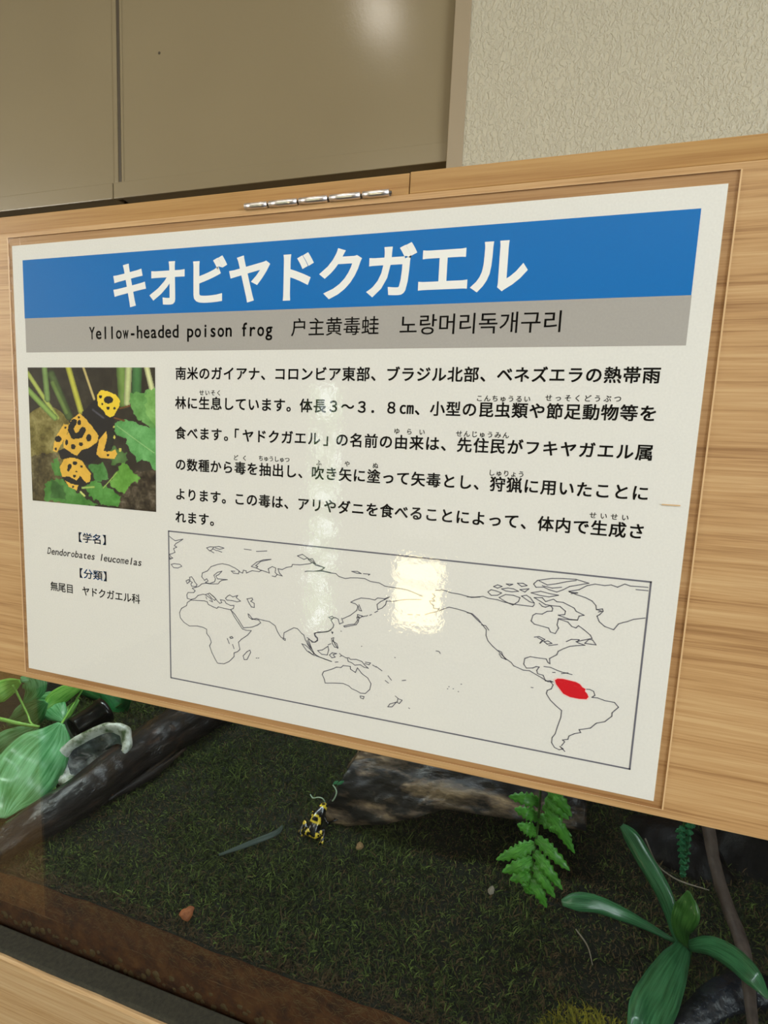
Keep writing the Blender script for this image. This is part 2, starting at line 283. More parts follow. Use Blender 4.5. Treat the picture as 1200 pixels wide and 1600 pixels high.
COAST = """-859,-373 -832,-390 -810,-402 -749,-386 -782,-408 -804,-420 -815,-435 -796,-443 -821,-455 -810,-478 -832,-489 -854,-496 -838,-514 -827,-517 -849,-529 -858,-506 -843,-524
-840,-562 -816,-554 -772,-554 -758,-565 -788,-580 -821,-581 -840,-562
-572,-425 -545,-415 -519,-415 -535,-435 -551,-442 -572,-425
-519,-415 -483,-407 -446,-414 -477,-425 -509,-419
-493,-434 -461,-442
-545,-441 -519,-452
-530,-426 -498,-436
-303,-406 -253,-407
-218,-412 -146,-402
59,-411 92,-398 125,-417 102,-428 59,-411
130,-425 158,-418 178,-446 150,-440 130,-425
-116,-451 -167,-459 -216,-480 -251,-511 -216,-516 -206,-506 -221,-503 -187,-472 -116,-451
-587,-638 -608,-617 -603,-592 -566,-574 -539,-543 -492,-524 -456,-515 -409,-519 -367,-533 -336,-548 -341,-567 -377,-567 -393,-555 -367,-554
-336,-553 -311,-559 -306,-540 -286,-542 -285,-556 -245,-536 -195,-537 -181,-526 -151,-532 -126,-538 -134,-512 -107,-495 -83,-502 -87,-529 -72,-541 -86,-556 -106,-554
-216,-516 -196,-523 -180,-529
-72,-541 -38,-546 -58,-530 -68,-504 -39,-506 -10,-489 23,-481 28,-467 80,-464 140,-450 159,-441 178,-455 238,-464 216,-481 174,-492 225,-483 276,-489
-587,-638 -571,-626 -560,-639 -581,-651 -549,-655 -512,-638 -507,-619 -518,-597 -492,-575 -460,-564 -481,-588 -502,-600 -491,-617 -460,-616 -420,-614 -460,-623 -475,-634 -486,-649 -544,-656 -576,-656 -608,-664 -624,-680 -646,-690
-700,-632 -684,-626 -668,-643 -662,-656 -643,-673 -651,-688 -684,-688 -689,-674 -678,-663 -695,-656 -700,-632
-726,-659 -706,-647 -700,-661 -717,-675 -726,-659
-646,-690 -678,-701 -657,-716 -668,-729 -711,-734 -720,-750 -717,-774 -689,-778 -656,-766 -635,-744 -597,-731 -581,-732 -565,-740 -543,-751 -527,-768
-581,-732 -549,-718 -517,-738 -503,-751 -511,-761 -533,-750 -560,-725
-549,-718 -512,-742 -490,-763 -474,-775 -458,-768 -469,-751 -438,-752 -427,-769 -395,-779 -370,-775 -374,-795 -395,-807
-432,-737 -417,-721 -401,-711 -380,-721 -344,-707 -355,-722 -324,-741 -349,-749 -385,-745 -422,-747 -432,-737
-689,-782 -640,-778 -586,-774 -565,-778 -559,-793 -522,-805 -495,-811 -484,-800 -448,-803 -395,-807
-689,-782 -717,-802 -722,-823 -761,-847 -776,-878 -770,-912 -744,-938 -700,-958 -640,-949 -596,-952 -569,-961 -569,-990 -547,-1011 -534,-1043 -547,-1069 -530,-1110 -508,-1146 -487,-1176 -439,-1173 -402,-1152 -381,-1130 -365,-1112 -366,-1088 -340,-1075 -324,-1058 -335,-1012 -315,-990 -269,-954 -244,-922 -280,-925 -308,-920 -337,-884 -369,-846 -393,-807
-393,-807 -364,-831 -332,-869 -300,-912 -239,-898 -199,-878 -179,-861 -194,-845 -220,-846 -240,-842 -259,-821 -269,-816 -263,-836 -240,-849 -210,-838 -159,-843 -119,-845 -94,-858 -79,-865 -63,-900 -38,-933 -20,-940 -17,-902 10,-884 48,-860 72,-862 102,-889 116,-896 127,-926 152,-959 172,-976 156,-940 146,-919 160,-921 184,-931 208,-918 207,-900 188,-885 192,-871 220,-865 266,-853 293,-838
-23,-936 -8,-938 -8,-949 -23,-945
-278,-721 -242,-710 -237,-721 -252,-732 -227,-742 -226,-770 -246,-768 -262,-747 -278,-721
-398,-988 -383,-981 -374,-989 -391,-996 -398,-988
-416,-1000 -401,-1032
-377,-1033 -366,-1060
-272,-1064 -252,-1051 -246,-1064 -271,-1116 -292,-1120 -300,-1097 -272,-1064
-207,-1096 -201,-1095
-193,-1094 -187,-1092
104,-953 128,-958 167,-984 187,-1003 177,-1010 139,-993 104,-953
187,-1003 225,-1018 263,-1027 300,-1033
-576,-746 -570,-759
-549,-766 -527,-773
111,-502 125,-497 172,-492 227,-487 273,-491 310,-491 328,-506 370,-514 400,-506 445,-501 489,-500 524,-513 577,-515 612,-530 663,-532 706,-533 748,-536 799,-551 833,-563
123,-416 161,-434 180,-449 236,-464 213,-484
826,-581 784,-586 734,-593 668,-612 625,-616 622,-637 601,-661 576,-674 570,-644 591,-624 616,-608 641,-590 616,-604 572,-605 556,-619 520,-616 472,-618 433,-636 409,-652 438,-657 454,-668 449,-695 410,-731 361,-760
356,-756 367,-781 344,-793 334,-764 315,-758 288,-770 274,-762 297,-753 306,-759 289,-779 308,-803 304,-821 277,-848 240,-859 212,-862 184,-875 190,-892 206,-908 196,-928 172,-933 148,-912 138,-909
460,-659 478,-695 462,-693 456,-668
372,-802 403,-789 439,-780 456,-755 451,-738 464,-732 461,-763 448,-783 412,-795 377,-808 372,-802
454,-720 486,-725 468,-740 455,-734 454,-720
486,-729 503,-722
508,-722 516,-717
529,-714 540,-708
559,-693 576,-682
296,-849 305,-850 301,-859 296,-849
354,-836 358,-836
408,-467 443,-463 466,-473 439,-474 408,-467
479,-472 518,-471 510,-478
297,-889 311,-883 307,-906 331,-916 341,-941 318,-940 303,-920 297,-889
322,-922 338,-946
307,-897 322,-926
276,-933 294,-923
209,-980 240,-971 276,-942 281,-964 273,-997 236,-998 209,-980
139,-946 169,-986 198,-1009 189,-1015 150,-994
139,-927 164,-964 189,-1002
199,-1014 237,-1021 303,-1033
326,-1034 344,-1029
287,-995 305,-978 333,-978 310,-989 325,-1002 304,-1010 287,-995
351,-975 366,-986 355,-993
370,-986 393,-995 412,-992 421,-1000 457,-994 493,-1001 512,-1020 535,-1036 508,-1034 485,-1023 450,-1031 431,-1020 408,-1015 403,-998
516,-1002 547,-1001 539,-1014 512,-1011
561,-1012 583,-1021
583,-1017 619,-1037
245,-1125 254,-1105 304,-1082 336,-1063 364,-1061 377,-1046 423,-1044 424,-1060 456,-1076 468,-1045 497,-1076 534,-1096 556,-1128 550,-1165 524,-1195 493,-1198 470,-1189 438,-1181 419,-1167 382,-1158 336,-1164 266,-1176 260,-1154 245,-1125
492,-1217 516,-1215 513,-1231 496,-1228 492,-1217
657,-1061 679,-1084
642,-1093 662,-1105
743,-1075 764,-1069
707,-1176 728,-1190 749,-1194 733,-1218 720,-1212 723,-1191
716,-1212 691,-1246 665,-1251 677,-1231 716,-1212
790,-1233 796,-1236
486,-909 489,-908
691,-944 695,-944
1006,-1077 1009,-1076
1013,-1063 1016,-1062
1038,-1071 1041,-1070
1067,-1082 1070,-1082
1080,-1036 1084,-1035
929,-866 945,-866 954,-877
904,-519 944,-510 992,-521 1040,-523 1104,-533 1150,-525
889,-540 906,-554 890,-568 907,-579 875,-583 884,-598 901,-604 898,-621 934,-622 919,-639 879,-653 855,-665
806,-673 822,-671
756,-677 781,-675
935,-633 958,-617 986,-604 1022,-607 1070,-614 1110,-625 1139,-650 1160,-667
1081,-533 1124,-529 1167,-519 1193,-526 1244,-528 1278,-536 1324,-541 1370,-541 1427,-541 1434,-529
1087,-622 1114,-623 1150,-650 1178,-682 1197,-702 1197,-734 1210,-764 1238,-791 1274,-817 1310,-848 1341,-865 1354,-881 1406,-897 1439,-895 1473,-910 1503,-923 1537,-939 1561,-936
1169,-679 1191,-680 1210,-703
1269,-809 1286,-815 1296,-836 1313,-853 1288,-846 1274,-826
1561,-936 1548,-932 1524,-937 1510,-908 1481,-904 1475,-887 1486,-866 1470,-866 1454,-877 1421,-883 1406,-863 1409,-831 1437,-816 1466,-817 1518,-816 1528,-834 1538,-839 1534,-810 1568,-784 1574,-764 1597,-747 1627,-729 1658,-720 1700,-711 1672,-705 1656,-699 1686,-687 1731,-670 1722,-654 1688,-629 1660,-612 1649,-626 1629,-621 1608,-600 1560,-590 1556,-623 1565,-639 1551,-671 1526,-666 1516,-646 1443,-635 1425,-620 1432,-588 1446,-577 1478,-575 1501,-557 1525,-553 1527,-536 1514,-524 1491,-536 1475,-534 1458,-519
1699,-701 1716,-677 1735,-678 1753,-701 1726,-701 1699,-701
1609,-706 1632,-690 1670,-686 1664,-698
1448,-706 1472,-699 1502,-710 1479,-735 1490,-716 1465,-706
1499,-723 1518,-716 1539,-726 1516,-734 1499,-723
1524,-741 1567,-728
1510,-859 1542,-858 1575,-868 1600,-874 1652,-879
1556,-884 1568,-882
1600,-883 1632,-873
1454,-986 1464,-986
1549,-937 1564,-952 1556,-976 1537,-988 1534,-1007 1557,-1039 1592,-1068 1618,-1085 1617,-1126 1605,-1178 1597,-1221 1583,-1247 1583,-1275 1599,-1299 1624,-1307 1644,-1298 1627,-1288 1653,-1310
1634,-1282 1648,-1256 1636,-1249 1663,-1239 1666,-1220 1692,-1201 1722,-1188 1713,-1174 1767,-1154 1788,-1127 1795,-1120 1832,-1105 1863,-1068 1862,-1050 1889,-1014 1868,-992 1822,-991 1786,-983 1759,-985 1772,-971 1764,-951 1744,-944 1721,-947
1218,-458 1238,-446 1262,-452 1239,-464 1218,-458
1283,-436 1316,-434 1300,-443 1283,-436
1260,-466 1293,-457 1322,-458 1348,-468 1315,-475 1282,-474 1260,-466
1190,-492 1206,-477 1232,-480 1262,-488 1242,-503 1209,-508 1190,-492
1251,-515 1283,-494 1325,-493 1359,-502 1352,-524 1325,-547 1286,-533 1251,-515
1340,-425 1369,-422 1390,-432 1362,-440 1340,-425
1366,-492 1390,-484 1411,-495 1434,-522 1409,-517 1366,-492
1355,-458 1400,-448 1381,-468 1355,-458
1425,-415 1440,-398 1479,-387 1510,-379 1565,-373 1627,-370 1666,-378 1690,-383 1645,-397 1600,-411 1570,-432 1540,-448 1500,-440 1475,-430 1435,-435 1422,-420 1425,-415
1448,-399 1490,-416 1536,-404 1582,-388 1628,-376
1466,-423 1515,-430 1561,-420
1413,-468 1461,-454 1509,-461 1549,-464 1503,-479 1454,-476 1413,-468
1431,-492 1471,-487 1489,-506 1527,-488 1544,-499 1576,-499 1632,-522 1642,-537 1682,-553 1659,-561 1653,-583 1614,-584 1582,-576 1558,-570 1589,-562 1591,-544 1562,-522 1522,-524 1490,-522 1465,-509 1431,-492
1560,-588 1615,-586 1653,-583
1598,-437 1634,-449 1681,-460 1713,-473 1734,-495 1738,-516 1766,-508 1770,-520 1757,-538 1744,-549 1757,-577 1785,-598 1828,-609 1847,-576 1868,-565 1886,-558 1914,-542 1965,-528
1598,-437 1647,-422 1683,-396 1720,-384 1766,-386 1795,-379 1825,-387 1857,-367 1883,-374 1962,-371
1910,-389 1964,-388
1602,-440 1641,-440 1610,-448
1743,-515 1763,-521 1748,-527"""
REDP = "1570,-924 1583,-913 1611,-910 1675,-916 1695,-924 1708,-939 1724,-945 1722,-958 1734,-969 1742,-986 1733,-1000 1698,-1005 1651,-1003 1618,-991 1591,-960 1578,-945"
LED_W = 1.1; PLANT_FILL_W = 1.3; CLIPA = 2.6

# ================= the room =================
ZF, ZC = -1.60, 1.15
def struct(name, *a, **k):
    o = box(name, *a, **k); o['kind'] = 'structure'; return o
YW = 0.490                                    # the plaster wall
struct('floor', -2.8, 2.8, -3.6, 1.2, ZF - 0.05, ZF, M['floor'])
struct('ceiling', -2.8, 2.8, -3.6, 1.2, ZC, ZC + 0.05, M['ceiling_paint'])
struct('wall_back', 0.0092, 2.8, YW, YW + 0.12, ZF, ZC, M['plaster'])
struct('wall_recess', -2.8, 0.0092, 0.95, 1.05, ZF, ZC, M['plaster'])
struct('wall_pier', -2.8, -1.46, YW, YW + 0.12, ZF, ZC, M['plaster'])
struct('wall_left', -2.85, -2.8, -3.6, 1.2, ZF, ZC, M['wall_paint'])
# closed right wall; the area light alone stands for its window
struct('wall_right', 2.8, 2.85, -3.6, 1.2, ZF, ZC, M['wall_paint'])
struct('wall_front', -2.8, 2.8, -3.65, -3.6, ZF, ZC, M['wall_paint'])
# windows of the wall behind the photographer (seen mirrored in the laminated sign)
def window(n, x0, x1, z0, z1, pane, bars):
    w = empty('window_%d' % n, ((x0 + x1) / 2, -3.58, (z0 + z1) / 2)); w['kind'] = 'structure'
    box('pane', x0, x1, -3.575, -3.57, z0, z1, pane, w)
    fr = M['wall_paint']
    for a, b_, c, d in ((x0 - .05, x0, z0 - .05, z1 + .05), (x1, x1 + .05, z0 - .05, z1 + .05), (x0, x1, z0 - .05, z0), (x0, x1, z1, z1 + .05)):
        box('window_frame', a, b_, -3.6, -3.55, c, d, fr, w)
    for z in bars: box('glazing_bar', x0, x1, -3.58, -3.555, z - .012, z + .012, fr, w)
    return w
window(1, -0.83, -0.46, -1.37, -0.82, M['pane_warm'], (-1.02,))
window(2, -1.62, -1.36, -1.52, 0.52, M['pane_garden'], (-0.45,))
window(3, -0.83, -0.46, -0.62, -0.40, emit('dim_blind_window', (1.0, 0.95, 0.85, 1), 1.3)[0], (-.56, -.50, -.44))
# a ceiling lamp, mirrored as the soft streak on the steel door
lp = empty('ceiling_lamp', (-0.32, -0.07, ZC)); tag(lp, 'white round ceiling lamp above the terrarium, out of view', 'lamp')
def disc(name, c, r, h, mat, parent, n=40, bevel=0.0):
    V, Fc = [], []
    for z in (0, h):
        for k in range(n): V.append((c[0] + r * math.cos(2 * math.pi * k / n), c[1] + r * math.sin(2 * math.pi * k / n), c[2] + z))
    Fc = [tuple(range(n - 1, -1, -1)), tuple(range(n, 2 * n))] + [(k, (k + 1) % n, n + (k + 1) % n, n + k) for k in range(n)]
    return mk(name, V, Fc, mat, parent)
disc('lamp_housing', (-0.32, -0.07, ZC - 0.02), 0.07, 0.02, M['wall_paint'], lp)
disc('diffuser', (-0.32, -0.07, ZC - 0.035), 0.042, 0.015, M['lamp_glow'], lp)

wb = empty('mirrored_block', (-1.23, -0.32, ZF)); tag(wb, 'plain wooden cupboard added out of view for its warm reflection in the glass', 'block')  # unseen block added for the warm haze it mirrors in the glass
box('mirrored_block_body', -1.45, -1.01, -0.60, -0.05, ZF, -0.45, M['oak'], wb, 0.002)
# steel cabinet standing in front of the wall recess
cab = empty('steel_cabinet', (-0.65, 0.6, ZF)); tag(cab, 'olive beige painted steel cabinet with two flush doors behind the wooden case', 'cabinet')
dz = 0.4437                                    # lower edge of the doors
YD = 0.50
box('cabinet_body', -1.45, -0.006, YD + 0.03, YD + 0.40, ZF, 1.10, M['steel_dark'], cab)
box('side_frame', -0.0135, 0.0095, YD - 0.012, YD + 0.42, ZF, 1.12, M['steel_frame'], cab, 0.0015)
xm = at(186, 240, YD).x
# right leaf: tray shaped with a raised hem
def leaf(x0, x1, y, label):
    d = box('door', x0, x1, y, y + 0.022, dz, 1.10, M['steel'], cab, 0.0025, 3)
    tag(d, label)
    return d
dr = leaf(xm + 0.002, -0.0145, YD, 'right hand steel door leaf, lit by a soft lamp streak')
dl = leaf(-1.40, xm - 0.010, YD + 0.001, 'left hand steel door leaf, plain and darker')
# bottom folds and upright lips
x_l = at(178, 305, YD).x
box('bottom_fold', x_l + 0.0012, -0.0148, YD - 0.0022, YD + 0.004, dz - 0.0005, at(205, 283, YD).z, M['steel'], dr, 0.0012)
box('bottom_fold', -1.40, x_l - 0.0012, YD - 0.0022, YD + 0.004, dz - 0.0005, at(205, 283, YD).z, M['steel'], dl, 0.0012)
box('upright_lip', xm - 0.0095, xm - 0.0015, YD - 0.0015, YD + 0.006, at(205, 283, YD).z, 1.10, M['steel'], dl, 0.001)
box('shadow_groove', xm - 0.0005, xm + 0.0045, YD - 0.0003, YD + 0.006, at(205, 283, YD).z, 1.10, M['steel_dark'], dr)  # dark strip on the door face, the groove's shade in its colour
box('upright_lip', xm + 0.006, xm + 0.0105, YD - 0.0012, YD + 0.006, at(205, 283, YD).z, 1.10, M['steel'], dr, 0.0008)
p = at(249, 83, YD); 
o = disc('paint_chip', (0, 0, 0), 0.0022, 0.0004, M['steel_dark'], dl); o.data.transform(Matrix.Translation((p.x, YD - 0.0002, p.z)) @ Matrix.Rotation(math.pi / 2, 4, 'X'))

# ================= the wooden terrarium case =================
X0, X1 = -0.60, 0.60
case = empty('terrarium_case', (0, 0.24, -0.52)); tag(case, 'light oak wooden terrarium case with hinged front flap over a glass front', 'terrarium')
ZT, ZB = 0.1575, -0.1568
box('flap', X0, X1, 0.0006, 0.0186, ZB, ZT, M['oak'], case, 0.0007)
zr = at(500, 297, 0.003).z
box('top_rail', X0, 0.0630, 0.0030, 0.020, ZT + 0.0008, at(600, 273.5, 0.003).z - .0003, M['oak_edge'], case, 0.0004)
box('top_rail', 0.0634, X1, 0.0026, 0.020, ZT + 0.0008, at(640, 268.5, 0.0026).z, M['oak_edge'], case, 0.0005)
box('side_panel', X0 - 0.018, X0, 0.0006, 0.475, -0.52, 0.167, M['oak_edge'], case, 0.0008)
box('side_panel', X1, X1 + 0.018, 0.0006, 0.475, -0.52, 0.167, M['oak_edge'], case, 0.0008)
box('top_panel', X0, X1, 0.020, 0.475, 0.150, 0.1665, M['oak_edge'], case)
box('back_panel', X0, X1, 0.457, 0.475, -0.52, 0.150, M['oak_edge'], case)
box('bottom_panel', X0, X1, 0.0200, 0.457, -0.52, -0.505, M['oak_edge'], case)
# bottom rail with a slightly chewed upper edge
V, Fc = [], []
nx = 240; ztop = -0.4098
for i in range(nx + 1):
    x = X0 + (X1 - X0) * i / nx
    w = 0.0016 * mnoise.noise(Vector((x * 22, 3.3, 0))) + 0.0006 * mnoise.noise(Vector((x * 110, 1.3, 0)))
    for (y, z) in ((0.0006, -0.52), (0.0006, ztop - 0.008), (0.0009 , ztop - 0.0018 + w), (0.0024, ztop + w * 0.6), (0.019, ztop), (0.019, -0.52)):
        V.append((x, y, z))
for i in range(nx):
    for k in range(6):
        a, b_ = i * 6 + k, i * 6 + (k + 1) % 6
        Fc.append((a, b_, b_ + 6, a + 6))
Fc.append((5, 4, 3, 2, 1, 0)); Fc.append(tuple(nx * 6 + k for k in range(6)))
mk('bottom_rail', V, Fc, M['oak_sill'], case)
box('foam_strip', X0, X1, 0.0040, 0.0206, ztop - 0.0012, ztop + 0.0030, M['strip'], case, 0.0012)
box('glass_pane', X0, X1, 0.0212, 0.0242, ztop - 0.02, 0.145, M['glass'], case)
# hinge between the flap and the top rail
hg = empty('hinge', (0.011, 0.0, ZT)); hg.parent = case; hg.location = Vector((0.011, 0.0, ZT + 0.001)) - case.location
hp = [at(u, v, -0.0002) for u, v in ((383, 323), (419, 318.5), (466, 313), (513.5, 308.5), (565, 303), (610, 298.5))]
for i in range(5):
    x0, x1 = hp[i].x + (0 if i == 0 else 0.0007), hp[i + 1].x - 0.0007; zc = ZT + 0.0012
    tube('knuckle', [(x0, 0.0, zc), ((x0 + x1) / 2, 0.0, zc), (x1, 0.0, zc)], [0.0017, 0.0017, 0.0017], M['chrome'], hg, 4, 16)
tube('hinge_pin', [(hp[0].x - 0.0004, 0, ZT + 0.0012), (0.01, 0, ZT + 0.0012), (hp[-1].x + 0.0006, 0, ZT + 0.0012)], [0.0008] * 3, M['steel_dark'], hg, 4, 12)
box('hinge_leaf', hp[0].x, hp[-1].x, 0.0012, 0.0022, ZT + 0.0002, ZT + 0.0024, M['chrome'], hg)
# stand below
st = empty('display_stand', (0, 0.24, ZF)); tag(st, 'wooden stand carrying the terrarium case below the frame', 'stand')
box('stand_top', X0 - 0.03, X1 + 0.03, -0.0, 0.48, -0.55, -0.52, M['oak_edge'], st, 0.002)
for sx in (X0, X1 - 0.04):
    for sy in (0.01, 0.43): box('leg', sx, sx + 0.04, sy, sy + 0.04, ZF, -0.55, M['oak_edge'], st, 0.002)
# LED bar under the lid
led = empty('terrarium_lamp', (-0.12, 0.27, 0.148)); tag(led, 'slim LED light bar fixed under the lid inside the terrarium', 'lamp')
box('lamp_housing', -0.42, 0.32, 0.255, 0.295, 0.130, 0.150, M['wall_paint'], led, 0.002)
box('light_strip', -0.41, 0.31, 0.262, 0.288, 0.1285, 0.1299, emit('led_strip', (0.82, 0.93, 1.0, 1), 14.0)[0], led)
area('terrarium_light', (-0.08, 0.275, 0.126), (-0.08, 0.275, -1), 0.66, 0.02, LED_W, (0.84, 0.94, 1.0))
area('plant_fill_light', (-0.44, 0.20, 0.10), (-0.43, 0.22, -1), 0.10, 0.10, PLANT_FILL_W, (0.88, 1.0, 0.92))  # extra fill added to brighten the left leaves, apart from the LED bar

# ================= the sign =================
sign = empty('information_sign', (0, 0.0003, -0.1485)); tag(sign, 'laminated white information sign with blue title band on the wooden flap', 'sign')
def rect(name, x0, x1, z0, z1, y, mat, parent, th=0.00004):
    return box(name, x0 / 1000, x1 / 1000, y, y + th, z0 / 1000, z1 / 1000, mat, parent)
box('paper_sheet', -0.210, 0.210, 0.0, 0.0005, -0.1485, 0.1485, M['paper'], sign)
rect('blue_band', -201.1, 200.4, 101.4, 138.9, -0.00006, M['blue'], sign)
rect('grey_band', -200.8, 200.6, 79.0, 101.4, -0.00006, M['grey'], sign)

_g = {}
def glyph(ch, off=0.0, res=3):
    k = (ch, off, res)
    if k in _g: return _g[k]
    cu = bpy.data.curves.new('g', 'FONT'); cu.body = ch; cu.size = 1.0; cu.resolution_u = res; cu.offset = off; cu.fill_mode = 'FRONT'
    o = bpy.data.objects.new('g', cu); col.objects.link(o)
    dg = bpy.context.evaluated_depsgraph_get(); me = bpy.data.meshes.new_from_object(o.evaluated_get(dg))
    V = np.array([v.co[:2] for v in me.vertices], float).reshape(-1, 2); Fc = [tuple(p.vertices) for p in me.polygons]
    bpy.data.objects.remove(o); bpy.data.meshes.remove(me); bpy.data.curves.remove(cu)
    _g[k] = (V, Fc); return _g[k]
# size of a full-width em square in the built-in font, measured on two glyphs
_k = glyph('国')[0]; EMW = (_k[:, 0].max() - _k[:, 0].min()) / 0.84; EMC = (_k[:, 0].max() + _k[:, 0].min()) / 2; EMZ = (_k[:, 1].max() + _k[:, 1].min()) / 2
def textline(name, items, z, size, mat, off=0.0, parent=None, y=-0.0001, wide=1.0, high=1.0, narrow=None, shear=0.0, fat=0.0):
    """items: (character, cell centre in mm); z: centre of the em square in mm"""
    V, Fc = [], []
    for ch, cx in items:
        if ch in ' \u3000': continue
        gv, gf = glyph(ch, off)
        if len(gv) == 0: continue
        s = size / EMW; P = gv.copy()
        if narrow and ord(ch) < 0x250:                # half width latin letter, centred in its cell
            w = P[:, 0].max() - P[:, 0].min(); c = (P[:, 0].max() + P[:, 0].min()) / 2
            k = min(1.0, narrow[0] / (w * s)); x = (P[:, 0] - c) * s * k; zz = P[:, 1] * s * narrow[1]
            zz = zz - narrow[2]
        else:
            x = (P[:, 0] - EMC) * s * wide; zz = (P[:, 1] - EMZ) * s * high
        x = x + shear * zz
        for sx_, sz_ in (((0, 0),) if not fat else ((-fat, -fat), (fat, -fat), (fat, fat), (-fat, fat), (0, 0))):
            b0 = len(V)
            for i in range(len(P)): V.append(((cx + x[i] + sx_) / 1000, y, (z + zz[i] + sz_) / 1000))
            Fc += [tuple(b0 + a for a in f) for f in gf]
    o = mk(name, V, Fc, mat, parent or sign)
    return o
def spread(s, anchors):
    """anchors: {index: centre mm}; linear in between"""
    ks = sorted(anchors); return [(c, float(np.interp(i, ks, [anchors[k] for k in ks]))) for i, c in enumerate(s)]
textline('title_lettering', spread('キオビヤドクガエル', {0: -114.2, 8: 112.6}), 118.6, 28.5, M['white_ink'], 0.030)
textline('english_name', spread('Yellow-headed poison frog', {0: -144.3, 24: -16.0}), 91.0, 10.2, M['ink'], 0.006, narrow=(4.3, 1.06, 4.0), fat=0.09)
textline('chinese_name', spread('户主黄毒蛙', {0: 3.2, 4: 45.7}), 91.1, 10.4, M['ink'], 0.0, fat=0.05)
textline('korean_name', spread('노랑머리독개구리', {0: 67.6, 7: 141.2}), 91.0, 11.2, M['ink'], 0.0, fat=0.05)
B = 0.017
L = [('南米のガイアナ、コロンビア東部、ブラジル北部、ベネズエラの熱帯雨', {0: -76.4, 31: 187.5}, 65.3),
     ('林に生息しています。体長３～３．８㎝、小型の昆虫類や節足動物等を', {0: -76.5, 31: 187.9}, 47.4),
     ('食べます。「ヤドクガエル」の名前の由来は、先住民がフキヤガエル属', {0: -76.6, 3: -50.6, 4: -41.4, 5: -38.9, 6: -28.7, 11: 14.4, 12: 24.3, 13: 31.7, 31: 188.1}, 28.8),
     ('の数種から毒を抽出し、吹き矢に塗って矢毒とし、狩猟に用いたことに', {0: -76.6, 31: 188.2}, 9.1),
     ('よります。この毒は、アリやダニを食べることによって、体内で生成さ', {0: -76.7, 31: 188.3}, -9.8),
     ('れます。', {0: -76.7, 3: -50.9}, -24.5)]
for s, an, z in L: textline('text_line', spread(s, an), z, 8.1, M['ink'], fat=0.15)
FU = [('せいそく', -61.3, -49.2, 53.9), ('こんちゅうるい', 107.4, 131.4, 53.3), ('せっそくどうぶつ', 141.8, 173.8, 54.1), ('ゆらい', 63.7, 77.8, 34.8),
      ('せんじゅうみん', 98.0, 122.2, 34.7), ('どく', -37, -30.8, 15.4), ('ちゅうしゅつ', -19.8, -2.4, 15.9), ('ふ', 17.9, 17.9, 15.0), ('や', 35.4, 35.4, 15.4),
      ('ぬ', 52.3, 52.3, 15.3), ('しゅりょう', 116.4, 131.4, 15.0), ('せいせい', 167.8, 182.6, -3.4)]
for s, a, b_, z in FU: textline('reading_aid', spread(s, {0: a, max(len(s) - 1, 1): b_}), z, 3.5, M['ink'], fat=0.04)
textline('caption_heading', spread('【学名】', {0: -161.0, 1: -152.3, 2: -144.0, 3: -135.2}), -45.3, 8.3, M['blue_ink'], fat=0.10, high=0.86)
textline('species_name', spread('Dendorobates leucomelas', {0: -186.3, 22: -108.6}), -57.4, 7.4, M['ink'], 0.012, narrow=(3.0, 0.92, 2.45), shear=0.2)
textline('caption_heading', spread('【分類】', {0: -161.0, 1: -152.3, 2: -144.0, 3: -135.2}), -70.6, 8.3, M['blue_ink'], fat=0.10, high=0.86)
textline('family_name', spread('無尾目　ヤドクガエル科', {0: -183.0, 10: -112.3}), -83.1, 7.0, M['ink'], fat=0.09)

def ribbons(name, polys, w, y, mat, parent):
    V, Fc = [], []
    for P in polys:
        P = [Vector(p) for p in P]
        for a, b_ in zip(P[:-1], P[1:]):
            d = b_ - a
            if d.length < 1e-6: continue
            d.normalize(); nn = Vector((-d.y, d.x)) * w / 2; a2, b2 = a - d * w * 0.4, b_ + d * w * 0.4
            k = len(V)
            for q in (a2 + nn, a2 - nn, b2 - nn, b2 + nn): V.append((q.x / 1000, y, q.y / 1000))
            Fc.append((k, k + 1, k + 2, k + 3))
    return mk(name, V, Fc, mat, parent)
mapo = empty('world_map', (0, 0, 0)); mapo.parent = sign; mapo.location = Vector((0.055, 0, -0.084)) - sign.location
ribbons('map_frame', [[(-85.9, -34.3), (197.3, -34.3), (197.3, -133.7), (-84.6, -133.9), (-85.9, -34.3)]], 0.85, -0.00010, M['line_ink'], mapo)
CO = [[tuple(float(c) / 10 for c in p.split(',')) for p in l.split()] for l in COAST.strip().split('\n')]
for line_ in CO: ribbons('coastline', [line_], 0.48, -0.00012, M['line_ink'], mapo)
RD = [tuple(float(c) / 10 for c in p.split(',')) for p in REDP.split()]
cx_, cz_ = sum(p[0] for p in RD) / len(RD), sum(p[1] for p in RD) / len(RD)
mk('red_area_halo', [((cx_ + (p[0] - cx_) * 1.07) / 1000, -0.00014, (cz_ + (p[1] - cz_) * 1.10) / 1000) for p in RD], [tuple(range(len(RD) - 1, -1, -1))], M['pink'], mapo)
mk('red_area', [(p[0] / 1000, -0.00018, p[1] / 1000) for p in RD], [tuple(range(len(RD) - 1, -1, -1))], M['red'], mapo)

